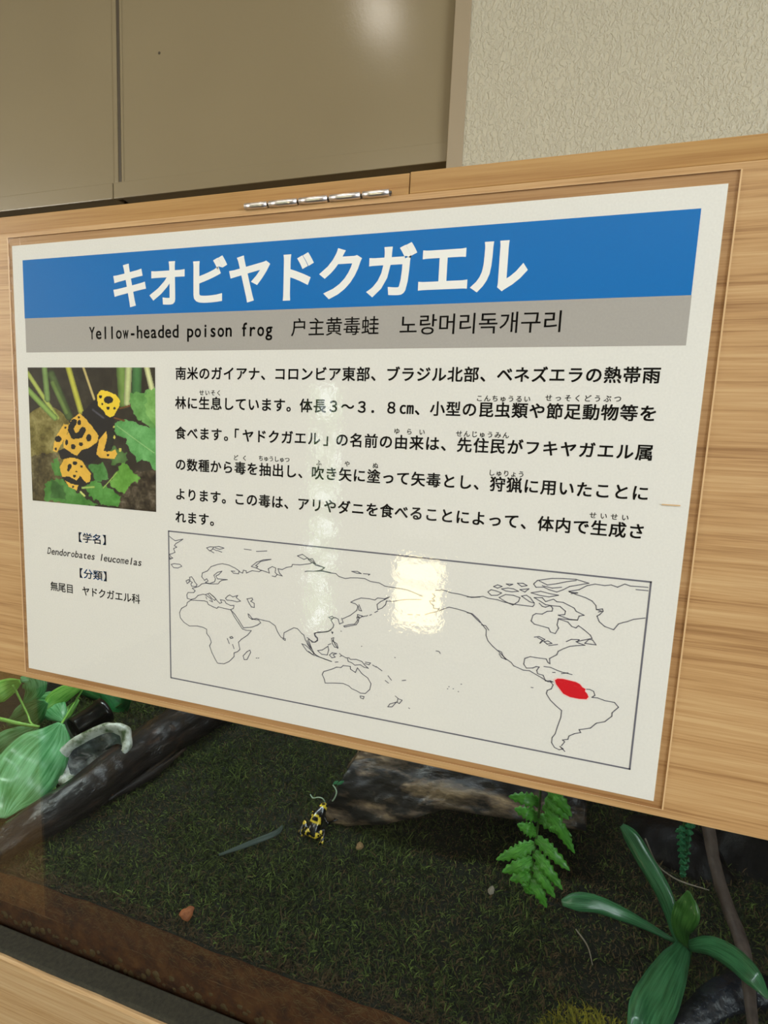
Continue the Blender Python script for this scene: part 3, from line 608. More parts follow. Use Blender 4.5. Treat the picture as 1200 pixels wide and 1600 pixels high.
# the printed photograph of two frogs: a grid of coloured faces
def paint():
    W, H = 210, 190
    uu, vv = np.meshgrid((np.arange(W) + .5) / W, (np.arange(H) + .5) / H)
    lx = 110 + 42 * vv; rx = 1065 + 13 * vv; X = lx + uu * (rx - lx); Y = 70 + vv * (993 + 90 * uu)
    r = np.random.default_rng(3)
    def fn(s):
        g = r.random((H // s + 3, W // s + 3)); yy, xx = np.mgrid[0:H, 0:W] / s; i, j = yy.astype(int), xx.astype(int); fy, fx = yy - i, xx - j
        return (g[i, j] * (1 - fy) * (1 - fx) + g[i + 1, j] * fy * (1 - fx) + g[i, j + 1] * (1 - fy) * fx + g[i + 1, j + 1] * fy * fx)
    nz = 0.5 * fn(12) + 0.3 * fn(5) + 0.2 * fn(2)
    img = np.zeros((H, W, 3)); img[:] = (46, 40, 28); img += (nz[..., None] - .5) * 40
    def poly(P, c, var=14, soft=True):
        jt = 4 if var < 10 else 26; Xp = X + (fn(4) - .5) * jt; Yp = Y + (fn(4) - .5) * jt; ins = np.zeros((H, W), bool); n = len(P)
        for i in range(n):
            x1, y1 = P[i]; x2, y2 = P[(i + 1) % n]
            if y1 == y2: continue
            cnd = ((y1 > Yp) != (y2 > Yp)) & (Xp < (x2 - x1) * (Yp - y1) / (y2 - y1) + x1); ins ^= cnd
        img[ins] = np.array(c) + ((nz[..., None] - .5) * var * 5)[ins]
    def line(a, b_, w, c, var=30):
        ax, ay = a; bx, by = b_; L2 = (bx - ax) ** 2 + (by - ay) ** 2
        tt = np.clip(((X - ax) * (bx - ax) + (Y - ay) * (by - ay)) / L2, 0, 1); d = np.hypot(X - ax - tt * (bx - ax), Y - ay - tt * (by - ay))
        k = d < w / 2; img[k] = np.array(c) * (1.1 - 0.45 * (d[k] / (w / 2))[:, None] ** 2) + ((nz[..., None] - .5) * var)[k]
    def ell(x, y, a, b_, c):
        k = ((X - x) / a) ** 2 + ((Y - y) / b_) ** 2 < 1; img[k] = c
    k = np.clip(1.2 - np.hypot((X - 260) / 230, (Y - 620) / 280), 0, 1)[..., None] > 0.25
    moss = np.array((118, 108, 52)) + (nz[..., None] - .5) * 130; img[:] = np.where(k, moss, img)
    poly([(140, 720), (360, 700), (420, 1100), (140, 1090)], (88, 78, 44), 30); poly([(820, 860), (1090, 820), (1090, 1170), (800, 1130)], (66, 56, 40), 34)
    line((300, 120), (440, 430), 60, (70, 90, 45)); line((310, 180), (420, 400), 40, (96, 120, 58)); line((110, 110), (350, 440), 34, (160, 172, 84)); line((110, 230), (330, 440), 44, (128, 158, 78))
    line((245, 60), (270, 300), 46, (112, 140, 78)); line((430, 60), (530, 390), 44, (176, 176, 66)); line((545, 60), (630, 300), 20, (184, 168, 108))
    line((830, 60), (850, 330), 80, (104, 134, 62)); line((880, 60), (870, 330), 50, (178, 188, 132)); line((940, 80), (935, 330), 70, (64, 112, 60)); line((1005, 60), (1045, 230), 40, (198, 202, 150))
    poly([(890, 260), (980, 250), (1090, 210), (1090, 540), (960, 460), (900, 360)], (104, 160, 84)); poly([(1000, 250), (1090, 210), (1090, 520), (1010, 420)], (126, 178, 96))
    poly([(770, 500), (800, 460), (880, 455), (960, 490), (1090, 530), (1090, 830), (1060, 830), (1010, 760), (950, 760), (890, 690), (860, 600), (800, 570)], (98, 164, 92)); line((800, 500), (1060, 700), 8, (140, 190, 120))
    poly([(740, 640), (860, 700), (880, 760), (760, 800)], (70, 108, 50))
    poly([(250, 930), (380, 890), (500, 1000), (670, 1110), (480, 1105), (250, 1060)], (74, 132, 54)); poly([(290, 800), (350, 730), (400, 880), (330, 880)], (72, 128, 50)); poly([(590, 790), (700, 780), (740, 900), (640, 920)], (70, 128, 58))
    poly([(560, 960), (640, 910), (830, 1030), (810, 1115), (700, 1100), (590, 1020)], (78, 142, 58)); poly([(740, 930), (790, 850), (850, 770), (900, 830), (970, 900), (880, 950), (850, 1010), (750, 960)], (98, 156, 58)); line((700, 970), (800, 850), 8, (150, 180, 90))
    poly([(300, 900), (400, 960), (420, 1060), (300, 1050)], (58, 104, 44))
    BK = (24, 20, 20); YL = (226, 180, 66)
    poly([(350, 690), (470, 640), (640, 610), (690, 560), (660, 740), (600, 790), (500, 760), (380, 750)], BK, 3); poly([(540, 400), (570, 370), (640, 300), (790, 430), (760, 520), (690, 600), (600, 520)], BK, 3)
    line((620, 380), (700, 440), 16, (70, 68, 78)); line((760, 560), (740, 660), 50, (30, 34, 24)); line((820, 370), (890, 350), 14, (110, 70, 36)); line((780, 440), (850, 460), 14, (110, 70, 36))
    poly([(650, 270), (680, 235), (720, 240), (790, 270), (820, 310), (815, 350), (775, 425), (745, 435), (715, 415), (700, 385), (660, 350)], (236, 204, 50), 5)
    ell(735, 307, 35, 27, BK); ell(677, 283, 12, 11, BK); ell(733, 367, 12, 12, BK); ell(779, 370, 9, 9, BK); ell(690, 337, 7, 7, BK)
    poly([(520, 405), (570, 450), (620, 510), (662, 570), (655, 620), (600, 660), (540, 680), (500, 724), (460, 705), (395, 660), (400, 590), (430, 560), (430, 500), (460, 450)], YL, 6)
    for a, b_ in (((478, 470), (450, 520)), ((450, 520), (475, 575)), ((475, 575), (525, 570)), ((525, 570), (545, 530))): line(a, b_, 46, BK, 2)
    ell(518, 475, 15, 20, BK); ell(515, 437, 9, 9, BK); ell(591, 588, 20, 28, BK); ell(531, 636, 16, 15, BK); ell(472, 655, 18, 20, BK); ell(421, 622, 11, 22, BK)
    poly([(400, 485), (435, 490), (425, 560), (380, 640), (345, 697), (315, 685), (325, 620), (350, 560)], YL, 6); ell(355, 598, 26, 24, BK); ell(337, 673, 9, 11, BK); ell(412, 512, 8, 9, BK)
    poly([(722, 535), (725, 600), (700, 690), (755, 692), (785, 676), (802, 710), (780, 745), (680, 742), (648, 712), (668, 600)], YL, 6); ell(733, 718, 9, 9, BK)
    ell(780, 585, 7, 14, (210, 205, 90)); ell(822, 680, 10, 16, (200, 200, 90)); ell(775, 508, 6, 8, (200, 190, 90))
    poly([(385, 870), (440, 860), (500, 905), (540, 860), (600, 930), (520, 988), (430, 950)], BK, 3)
    poly([(400, 750), (460, 735), (540, 760), (570, 810), (608, 860), (600, 920), (572, 932), (525, 875), (500, 912), (440, 880), (388, 885), (368, 810)], YL, 6)
    ell(485, 780, 18, 15, BK); ell(445, 805, 16, 20, BK); ell(436, 830, 12, 12, BK); ell(535, 806, 10, 9, BK); ell(482, 878, 11, 11, BK); ell(497, 845, 8, 6, BK)
    poly([(412, 912), (450, 932), (512, 950), (500, 988), (440, 962)], YL, 6); ell(472, 960, 9, 9, BK); line((545, 968), (630, 962), 18, (150, 180, 90)); line((530, 1000), (560, 1030), 16, (200, 210, 120))
    return np.clip(img, 4, 250), W, H
img, W, H = paint()
Vx = np.linspace(-0.2001, -0.0954, W + 1); Vz = np.linspace(0.0690, -0.0226, H + 1)
V = [(x, -0.0001, z) for z in Vz for x in Vx]
Fc = [(j * (W + 1) + i, (j + 1) * (W + 1) + i, (j + 1) * (W + 1) + i + 1, j * (W + 1) + i + 1) for j in range(H) for i in range(W)]
ph = mk('printed_photo', V, Fc, M['photo'], sign); ph['label'] = 'square colour photo of two yellow and black frogs on leaves'
ca = ph.data.color_attributes.new('Col', 'FLOAT_COLOR', 'CORNER')
c = img / 255.0; c = np.where(c <= 0.04045, c / 12.92, ((c + .055) / 1.055) ** 2.4)
cc = np.ones((H * W, 4, 4), np.float32); cc[:, :, :3] = c.reshape(-1, 1, 3); ca.data.foreach_set('color', cc.ravel())

# laminating film: clear sheet over the paper with a margin all round
fx0, fx1, fz0, fz1 = -0.2136, 0.2145, -0.1522, 0.1540
mk('film_cover', [(-0.2103, -0.00045, -0.1488), (0.2103, -0.00045, -0.1488), (0.2103, -0.00045, 0.1488), (-0.2103, -0.00045, 0.1488)], [(0, 1, 2, 3)], M['film'], sign)
q = 0.2104; r_ = 0.1489; yf = -0.0001
mk('film_margin', [(fx0, yf, fz0), (fx1, yf, fz0), (fx1, yf, fz1), (fx0, yf, fz1), (-q, yf, -r_), (q, yf, -r_), (q, yf, r_), (-q, yf, r_)],
   [(0, 1, 5, 4), (1, 2, 6, 5), (2, 3, 7, 6), (3, 0, 4, 7)], M['film_edge'], sign)
pts = [(fx0, fz0), (fx1, fz0), (fx1, fz1), (fx0, fz1)]
V, Fc = [], []
for k, (a, b_) in enumerate(zip(pts, pts[1:] + pts[:1])):
    if abs(a[0] - b_[0]) < 1e-9:
        x0, x1, z0, z1 = a[0] - .00035, a[0] + .00035, min(a[1], b_[1]), max(a[1], b_[1])
    else:
        x0, x1, z0, z1 = min(a[0], b_[0]), max(a[0], b_[0]), a[1] - .00012, a[1] + .00012
    n0 = len(V); V += [(x0, -.00018, z0), (x1, -.00018, z0), (x1, -.00018, z1), (x0, -.00018, z1), (x0, .0004, z0), (x1, .0004, z0), (x1, .0004, z1), (x0, .0004, z1)]
    Fc += [tuple(n0 + i for i in f) for f in ((0, 1, 2, 3), (4, 7, 6, 5), (0, 4, 5, 1), (1, 5, 6, 2), (2, 6, 7, 3), (3, 7, 4, 0))]
mk('film_seam', V, Fc, M['seam'], sign)
# small scratch mark right of the last line
p = at(1048, 789, 0); box('scuff_mark', p.x - .004, p.x + .004, -.0006, -.0005, p.z - .0003, p.z + .0003, M['seam'], sign)

# ================= inside the terrarium =================
def gh(x, y):
    h = -0.361 + 0.005 * mnoise.noise(Vector((x * 9, y * 9, 0.3))) + 0.0022 * mnoise.noise(Vector((x * 45, y * 45, 1.3)))
    h += 0.03 * max(0, y - 0.16) * 1.2
    d2 = ((x - 0.204) / 0.036) ** 2 + ((y - 0.036) / 0.03) ** 2
    h += 0.020 * math.exp(-d2 * 1.6)
    return h
def og(u, v, dz=0.0):
    """ground point seen at pixel"""
    z = -0.36
    for _ in range(4):
        p = atz(u, v, z + dz); z = gh(p.x, p.y)
    return atz(u, v, z + dz)
def K4(x, y, Y): return at(x / 3, 1030 + y / 3, Y)
def K6(x, y, Y): return at(740 + x / 2.609, 1180 + y / 2.609, Y)
def K8(x, y, Y): return at(440 + x / 8.571, 1200 + y / 8.571, Y)
def pw(P, px):
    """length that spans px pixels at P"""
    return (Vector(P) - CP).dot(fwd) / F * px

GX0, GX1, GY0, GY1 = X0 + 0.002, X1 - 0.002, 0.0250, 0.452
M['soil'] = mottled('brown_soil', [(0.30, S(52, 26, 9)), (0.5, S(92, 50, 18)), (0.7, S(116, 74, 36))], (90, 90, 90), 0.85, bs=0.5, bd=0.002)
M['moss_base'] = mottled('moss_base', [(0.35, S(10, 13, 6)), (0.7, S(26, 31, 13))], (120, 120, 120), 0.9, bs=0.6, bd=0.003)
nx, ny = 200, 70; V, Fc = [], []
for j in range(ny + 1):
    for i in range(nx + 1):
        x = GX0 + (GX1 - GX0) * i / nx; y = GY0 + (GY1 - GY0) * j / ny; V.append((x, y, gh(x, y)))
for j in range(ny):
    for i in range(nx):
        a = j * (nx + 1) + i; Fc.append((a, a + 1, a + nx + 2, a + nx + 1))
b0 = len(V)
for i in range(nx + 1): V.append((V[i][0], GY0, -0.503))
for i in range(nx): Fc.append((i, b0 + i, b0 + i + 1, i + 1))
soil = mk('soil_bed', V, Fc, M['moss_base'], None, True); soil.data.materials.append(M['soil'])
for p_ in list(soil.data.polygons)[-nx:]: p_.material_index = 1; p_.use_smooth = False
tag(soil, 'brown soil layer with roots pressed against the lower glass under the moss', 'soil')
# pebbles along the glass foot
bm = bmesh.new(); bmesh.ops.create_icosphere(bm, subdivisions=2, radius=1.0)
for v in bm.verts: v.co *= 1 + 0.28 * mnoise.noise(v.co * 1.7)
pm = bpy.data.meshes.new('pebble'); bm.to_mesh(pm); bm.free(); pm.polygons.foreach_set('use_smooth', [True] * len(pm.polygons))
pm.materials.append(mottled('wet_pebble', [(0.3, S(66, 48, 28)), (0.7, S(134, 110, 74))], (60, 60, 60), 0.4, bs=0.2, bd=0.001))
for i in range(120):
    o = bpy.data.objects.new('pebble', pm); col.objects.link(o); o.parent = soil
    r = random.uniform(0.0026, 0.0052); x = -0.30 + 0.62 * (i / 119) + random.uniform(-.002, .002)
    o.location = (x, GY0 + r * 0.55 + 0.0003, -0.4075 + random.uniform(-.004, .0075)); o.scale = (r, r * 0.8, r * random.uniform(.8, 1.3))
    o.rotation_euler = [random.uniform(0, 6.28) for _ in range(3)] if False else (0, random.uniform(0, 6.28), 0)
# moss carpet: thin curled strands
nb = 170000
dens = rng.random(nb)
px = rng.uniform(-0.50, 0.50, nb); py = GY0 + 0.002 + (0.34) * rng.random(nb) ** 1.25
V = np.zeros((nb, 7, 3)); colr = np.zeros((nb, 3))
gz = np.array([gh(a, b_) for a, b_ in zip(px, py)])
cl = np.array([mnoise.noise(Vector((a * 16, b_ * 16, 5))) for a, b_ in zip(px, py)]); c2 = np.array([mnoise.noise(Vector((a * 60, b_ * 60, 9))) for a, b_ in zip(px, py)])
az = rng.uniform(0, 2 * np.pi, nb); ln = rng.uniform(0.004, 0.0095, nb) * (1 + 0.5 * cl); el = rng.uniform(0.15, 1.2, nb); w = rng.uniform(0.00024, 0.00056, nb)
dx, dy = np.cos(az), np.sin(az); el2 = el - rng.uniform(0.1, 1.3, nb); tw = rng.uniform(-.7, .7, nb)
d1 = np.stack([dx * np.cos(el), dy * np.cos(el), np.sin(el)], 1); d2 = np.stack([np.cos(az + tw) * np.cos(el2), np.sin(az + tw) * np.cos(el2), np.sin(el2)], 1)
sd = np.stack([-dy, dx, 0.5 * np.sin(az * 3)], 1)
B0 = np.stack([px, py, gz - 0.0012], 1); P1 = B0 + d1 * (ln * .4)[:, None]; P2 = P1 + (d1 + d2) * (ln * .17)[:, None]; P3 = P2 + d2 * (ln * .35)[:, None]
for k, (P, ww) in enumerate(((B0, 0.8), (P1, 1.0), (P2, 0.8))):
    V[:, 2 * k] = P + sd * (w * ww)[:, None]; V[:, 2 * k + 1] = P - sd * (w * ww)[:, None]
V[:, 6] = P3; V[..., 1] = np.maximum(V[..., 1], GY0)
idx = np.arange(nb)[:, None] * 7
q4 = np.concatenate([idx + np.array([[0, 1, 3, 2]]), idx + np.array([[2, 3, 5, 4]])], 0); t3 = idx + np.array([[4, 5, 6]])
me = bpy.data.meshes.new('moss_carpet'); me.vertices.add(nb * 7); me.vertices.foreach_set('co', V.reshape(-1))
nl = len(q4) * 4 + len(t3) * 3; me.loops.add(nl); me.loops.foreach_set('vertex_index', np.concatenate([q4.ravel(), t3.ravel()]).astype(np.int32))
me.polygons.add(len(q4) + len(t3))
st_ = np.concatenate([np.arange(len(q4)) * 4, len(q4) * 4 + np.arange(len(t3)) * 3]).astype(np.int32); me.polygons.foreach_set('loop_start', st_)
me.update(calc_edges=True); me.validate()
g = np.array(S(74, 88, 38)[:3]); br = np.array(S(100, 82, 54)[:3]); lt = np.array(S(108, 128, 58)[:3]); dk = np.array(S(34, 46, 18)[:3]); ye = np.array(S(150, 142, 34)[:3])
r1 = rng.random(nb)
base = np.where((r1 < 0.28 - 0.5 * cl + 0.30 * np.clip((px - 0.0) * 5, 0, 1))[:, None], br, g); base = np.where((rng.random(nb) < 0.22 + 0.6 * c2)[:, None], lt, base); base = np.where((rng.random(nb) < 0.30)[:, None], dk, base)
edge = (py < GY0 + 0.010) & (rng.random(nb) < 0.7); base = np.where(edge[:, None], br * 0.9, base)
mo = ((px - .204) / .034) ** 2 + ((py - .036) / .032) ** 2 < 1; base = np.where((mo & (rng.random(nb) < .85))[:, None], ye, base)
base *= rng.uniform(0.28, 0.95, nb)[:, None]
ca = me.color_attributes.new('Col', 'FLOAT_COLOR', 'POINT'); cc = np.ones((nb, 7, 4), np.float32); cc[:, :, :3] = base[:, None, :]; ca.data.foreach_set('color', cc.ravel())
m, t, b = nt('moss_strands'); a = N(t, 'ShaderNodeVertexColor'); a.layer_name = 'Col'; t.links.new(a.outputs[0], b.inputs['Base Color']); b.inputs['Roughness'].default_value = 0.75; b.inputs['Specular IOR Level'].default_value = 0.25
M['moss'] = m
moss = link('moss_carpet', me, m); tag(moss, 'dark green and olive moss carpet covering the terrarium floor', 'moss', kind='stuff')

# root fibres in the soil against the glass
nf = 7000; fx_ = rng.uniform(-.34, .30, nf); fz_ = rng.uniform(-.395, -.358, nf) ; fa = rng.uniform(0, np.pi, nf); fl2 = rng.uniform(.0015, .005, nf); V, Fc = [], []
for i in range(nf):
    zt = gh(fx_[i], GY0) - .001
    if fz_[i] > zt or rng.random() < (zt - fz_[i]) / .035: continue
    c0 = len(V); ca_, sa_ = math.cos(fa[i]) * fl2[i], math.sin(fa[i]) * fl2[i]; q = .00024
    V += [(fx_[i] - ca_, GY0 - .0003, fz_[i] - sa_ - q), (fx_[i], GY0 - .0004, fz_[i] - q + .0004), (fx_[i] + ca_, GY0 - .0003, fz_[i] + sa_), (fx_[i], GY0 - .0004, fz_[i] + q + .0004)]; Fc.append((c0, c0 + 1, c0 + 2, c0 + 3))
tag(mk('root_fibres', V, Fc, flatmat('root_fibre', S(124, 98, 60), .8), soil), kind='stuff')

# ---- wood pieces ----
def barkmat(name, stops, rough, coat, scale, bs=0.9, bd=0.003, rot=(0, 0, 0)):
    return mottled(name, stops, scale, rough, 8, bs, bd, tuple(2.2 * s for s in scale), 0.22, rot, coat)
M['wet_wood'] = barkmat('wet_dark_wood', [(0.3, S(14, 12, 12)), (0.58, S(32, 26, 23)), (0.78, S(92, 62, 42))], 0.6, 1.0, (55, 16, 60))
M['bark'] = barkmat('wet_cork_bark', [(0.32, S(10, 9, 10)), (0.50, S(28, 24, 23)), (0.58, S(92, 76, 60)), (0.70, S(158, 134, 104))], 0.6, 1.0, (16, 50, 50))
M['dark_wood_shade'] = barkmat('dark_wood_and_shade', [(0.3, S(10, 9, 11)), (0.6, S(22, 19, 20)), (0.8, S(44, 36, 32))], 0.5, 0.15, (40, 40, 14))  # wood of the leaning root; also carries the corner's deep shade
M['twig'] = barkmat('grey_branch_bark', [(0.3, S(50, 40, 36)), (0.6, S(92, 79, 72)), (0.8, S(118, 106, 98))], 0.6, 0.1, (60, 60, 22), 0.5)

def gl_(u, v, r): # centre of a log lying on the ground whose middle is seen at u,v
    p = og(u, v, r * 0.75); return p
lpts = [gl_(-20, 1338, .017), gl_(45, 1292, .019), gl_(130, 1240, .022), gl_(205, 1185, .024), gl_(275, 1140, .026), gl_(350, 1098, .027), gl_(430, 1062, .027)]
lg = tube('fallen_branch', lpts, [.012, .017, .021, .024, .026, .025, .022], M['wet_wood'], None, 90, 40, 0.95, 0.16, 70, 1)
tag(lg, 'dark wet fallen branch slanting across the moss at the left with a round knot', 'branch')
kp = at(264, 1143, lpts[4].y - 0.024)
tube('knot', [kp + Vector((0, .006, 0)), kp + Vector((0, 0, .0004)), kp + Vector((0, -.003, .001))], [.0075, .0068, .0035], M['twig'], lg, 12, 20, 1, .12, 200, 5)
for k, (a, b_, c_) in enumerate((((55, 1308), (110, 1275), (175, 1240)), ((170, 1250), (235, 1205), (300, 1150)), ((150, 1258), (230, 1215), (290, 1170)))):
    P = [og(*q, 0.008 + 0.003 * (k == 0)) for q in (a, b_, c_)]
    tube('split_ridge', P, [.0016, .0042, .002], barkmat('red_brown_wood', [(0.3, S(50, 32, 24)), (0.7, S(134, 88, 62))], .45, .3, (30, 30, 30)) if k == 0 else M['wet_wood'], lg, 30, 12, 1, .3, 160, k + 3)

# hollow cork bark: an arched shell open towards the glass
nt_, nh = 110, 46; V, Fc = [], []
def archpt(t, s, inner):
    x = -0.050 + 0.262 * t; ya = 0.222 + 0.030 * t; R = 0.050 + 0.016 * math.sin(min(1, t * 1.4) * 1.5) + 0.004 * t
    th0 = 0.05 + 0.56 * max(0, min(1, (t - 0.12) / 0.35)); th = th0 + (math.pi - th0) * s
    x += 0.030 * math.sin(th) * (1 - t)         # the left end is cut on a slant
    g1 = mnoise.noise(Vector((t * 3.0, th * 1.4, 2))); g2 = mnoise.noise(Vector((t * 7, th * 6.5, 4))); g3 = mnoise.noise(Vector((t * 22, th * 17, 7)))
    R2 = R * (1 + 0.10 * g1 + 0.085 * g2 + 0.035 * g3) - (0.009 if inner else 0)
    return Vector((x, ya - R2 * math.cos(th), -0.364 + 0.004 + R2 * 1.10 * math.sin(th)))
for inner in (False, True):
    for i in range(nt_ + 1):
        for j in range(nh + 1): V.append(archpt(i / nt_, j / nh, inner))
n1 = (nt_ + 1) * (nh + 1); w_ = nh + 1
for i in range(nt_):
    for j in range(nh):
        a = i * w_ + j; Fc.append((a, a + w_, a + w_ + 1, a + 1)); Fc.append((n1 + a, n1 + a + 1, n1 + a + w_ + 1, n1 + a + w_))
for i in range(nt_):
    for j in (0, nh):
        a = i * w_ + j; Fc.append((a, n1 + a, n1 + a + w_, a + w_) if j == 0 else (a, a + w_, n1 + a + w_, n1 + a))
for j in range(nh):
    for i in (0, nt_):
        a = i * w_ + j; Fc.append((a, a + 1, n1 + a + 1, n1 + a) if i == 0 else (a, n1 + a, n1 + a + 1, a + 1))
bk = mk('cork_bark', V, Fc, M['bark'], None, True); tag(bk, 'glossy wet hollow cork bark log arching over a dark cavity in the centre', 'bark')

# right side: for the corner's shade a dark upright driftwood, low glossy piece, grey thin branch
dw = tube('shade_backdrop', [K6(1000, 1090, .20), K6(1050, 800, .24), K6(1120, 500, .28), K6(1180, 200, .31), K6(1210, 0, .33)], [.05, .055, .05, .05, .045], M['dark_wood_shade'], None, 60, 36, 1, .16, 40, 11)  # dark piece added where the corner is only in deep shade
tag(dw, 'nearly black upright driftwood added for the deep shade of the right corner, behind the thin branch', 'backdrop')
dw2 = tube('leaning_root', [K6(560, 330, .285), K6(700, 380, .27), K6(850, 420, .255), K6(1000, 560, .24)], [.018, .028, .030, .022], M['dark_wood_shade'], None, 50, 28, 1, .2, 50, 13)
tag(dw2, 'dark brown root lying behind the long strap leaf of the rosette plant', 'root')
dr2 = tube('wet_stone', [og(1031, 1612), og(1085, 1590, .002), og(1130, 1560, .003), og(1175, 1548, .003), og(1240, 1565, .002)], [.004, .008, .011, .011, .009], barkmat('blue_black_stone', [(0.3, S(8, 10, 15)), (0.7, S(36, 42, 52))], .25, .6, (50, 50, 50)), None, 50, 26, 1, .22, 60, 17)
tag(dr2, 'wet blue-black stone low at the right edge under the thin branch', 'stone')
br_ = tube('thin_branch', [K6(930, 200, .205), K6(960, 310, .19), K6(985, 450, .17), K6(1030, 600, .15), K6(1090, 760, .125), K6(1115, 900, .10), K6(1140, 1110, .072)], [pw(K6(1000, 500, .18), q) for q in (9, 9, 8.5, 8.5, 8.5, 7.5, 6)], M['twig'], None, 60, 16, 1, .16, 120, 19)
tag(br_, 'thin grey-brown branch leaning down the right side of the terrarium', 'branch')

# ---- plants ----
def leafmat(name, c1, c2, rough=0.35, trans=0.25, sc_=(3, 30, 1), coat=0.3):
    m, t, b = nt(name)
    uvn = N(t, 'ShaderNodeUVMap'); uvn.uv_map = 'leaf'; mp = N(t, 'ShaderNodeMapping'); mp.inputs['Scale'].default_value = (9, 1.6, 1); t.links.new(uvn.outputs[0], mp.inputs[0])
    n = N(t, 'ShaderNodeTexNoise', i_Scale=2.0, i_Detail=5.0); t.links.new(mp.outputs[0], n.inputs[0])
    r = ramp(t, n.outputs[0], [(0.35, c1), (0.65, c2)]); t.links.new(r.outputs[0], b.inputs['Base Color'])
    b.inputs['Roughness'].default_value = rough; b.inputs['Coat Weight'].default_value = coat; b.inputs['Coat Roughness'].default_value = 0.12
    tl = N(t, 'ShaderNodeBsdfTranslucent'); t.links.new(r.outputs[0], tl.inputs[0]); mx = N(t, 'ShaderNodeMixShader'); mx.inputs[0].default_value = trans
    t.links.new(b.outputs[0], mx.inputs[1]); t.links.new(tl.outputs[0], mx.inputs[2]); t.links.new(mx.outputs[0], t.nodes['Material Output'].inputs[0])
    bump(t, b, n.outputs[0], 0.25, 0.001)
    return m
M['fern'] = leafmat('fern_green', S(60, 134, 36), S(104, 186, 62), 0.45)
M['fern_teal'] = leafmat('fern_teal_green', S(34, 112, 70), S(60, 150, 100), 0.45)  # teal-green tone of the small right frond and the seed leaves
M['strap'] = leafmat('strap_leaf_green', S(44, 104, 60), S(84, 150, 100), 0.28, coat=0.6)
M['strap2'] = leafmat('short_leaf_green', S(48, 104, 36), S(84, 140, 60), 0.4)
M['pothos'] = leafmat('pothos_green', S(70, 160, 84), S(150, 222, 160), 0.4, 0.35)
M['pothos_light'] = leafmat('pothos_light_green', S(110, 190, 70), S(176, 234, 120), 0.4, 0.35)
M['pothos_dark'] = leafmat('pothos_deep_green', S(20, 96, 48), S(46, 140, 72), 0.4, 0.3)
M['stem'] = flatmat('green_stem', S(128, 186, 84), 0.4)
M['dark_stem'] = flatmat('dark_green_stem', S(62, 96, 40), 0.5)

# fern fronds: rachis and toothed pinnae
def frond(name, label, rachis, pinnae, mat, wpx):
    base = rachis[0]; f_ = empty(name, base); tag(f_, label, 'fern', 'fern fronds behind the glass')
    tube('rachis', rachis, [.0010] * (len(rachis) - 1) + [.0004], M['dark_stem'], f_, 30, 8)
    for i, (a, b_) in enumerate(pinnae):
        mid = (a + b_) / 2 + Vector((0, -0.004, 0.003)); L_ = (b_ - a).length
        w0 = pw(a, wpx)
        P = [a, a.lerp(mid, .5), mid, mid.lerp(b_, .6), b_]
        nl_ = max(6, int(L_ / 0.0042))
        blade('pinna', P, [w0 * .55, w0 * 1.0, w0 * .9, w0 * .6, w0 * .08], mat, f_, nl_ * 6 + 1, 5, 0.22, lobes=nl_, lobe=0.34, thick=0.0003, wave=.10, seed=i)
    return f_
Y = .125
R1 = [K6(275, 20, Y + .01), K6(272, 150, Y), K6(262, 290, Y), K6(245, 400, Y), K6(237, 470, Y), K6(222, 560, Y)]
pin = [((270, 90), (160, 60)), ((270, 190), (143, 168)), ((266, 255), (166, 218)), ((260, 318), (178, 282)), ((250, 362), (92, 426)), ((244, 425), (116, 476)), ((238, 476), (148, 508)), ((228, 525), (212, 562)),
       ((256, 335), (392, 470)), ((248, 392), (362, 548)), ((243, 442), (332, 582)), ((236, 495), (298, 622)), ((262, 250), (400, 330))]
frond('fern_frond', 'bright green fern frond hanging in front of the cork bark', R1, [(K6(*a, Y), K6(*b_, Y - .006)) for a, b_ in pin], M['fern'], 11.3)
Y2 = .118
R2 = [K6(300, 30, Y2 + .01), K6(310, 110, Y2), K6(330, 200, Y2), K6(350, 270, Y2)]
pin2 = [((296, 170), (388, 262)), ((290, 200), (412, 400)), ((300, 120), (400, 250)), ((292, 250), (370, 330))]
frond('fern_frond', 'small overlapping fern frond directly right of the bright hanging frond', R2, [(K6(*a, Y2), K6(*b_, Y2 - .004)) for a, b_ in pin2], M['fern'], 12)
Y3 = .16
R3 = [K6(862, 180, Y3), K6(858, 280, Y3), K6(848, 380, Y3), K6(848, 492, Y3)]
pin3 = [((858, 290 + k * 26), (822 + k * 3, 312 + k * 26)) for k in range(7)] + [((858, 285 + k * 26), (905 - k * 8, 290 + k * 29)) for k in range(7)] + [((858, 230), (800, 240)), ((858, 230), (920, 250)), ((848, 470), (846, 497))]
frond('fern_frond', 'small teal-green fern frond hanging at the right above the rosette plant', R3, [(K6(*a, Y3), K6(*b_, Y3 - .003)) for a, b_ in pin3], M['fern_teal'], 5)

# strap leaved rosette plant
cb = og(1066, 1478, .006)
rp = empty('rosette_plant', (cb.x, cb.y, gh(cb.x, cb.y))); tag(rp, 'rosette plant with long glossy strap leaves at the lower right', 'plant')
def Lf(pts, wid, mat, **k):
    P = [K6(x, y, cb.y + d) for x, y, d in pts]; W_ = [pw(p, w / 2.609) for p, w in zip(P, wid)]
    return blade('leaf', P, W_, mat, rp, **k)
Lf([(862, 780, 0), (828, 740, .0), (808, 650, .005), (765, 540, .012), (700, 430, .02), (645, 335, .025), (604, 286, .028)], [12, 16, 27, 32, 33, 30, 10], M['strap'], n=44, cup=.35, wave=.06)
Lf([(862, 778, 0), (800, 748, -.002), (705, 695, -.008), (600, 645, -.016), (500, 606, -.02), (420, 597, -.024), (360, 602, -.026)], [8, 9, 16, 25, 30, 30, 10], M['strap'], n=44, cup=.3, wave=.06)
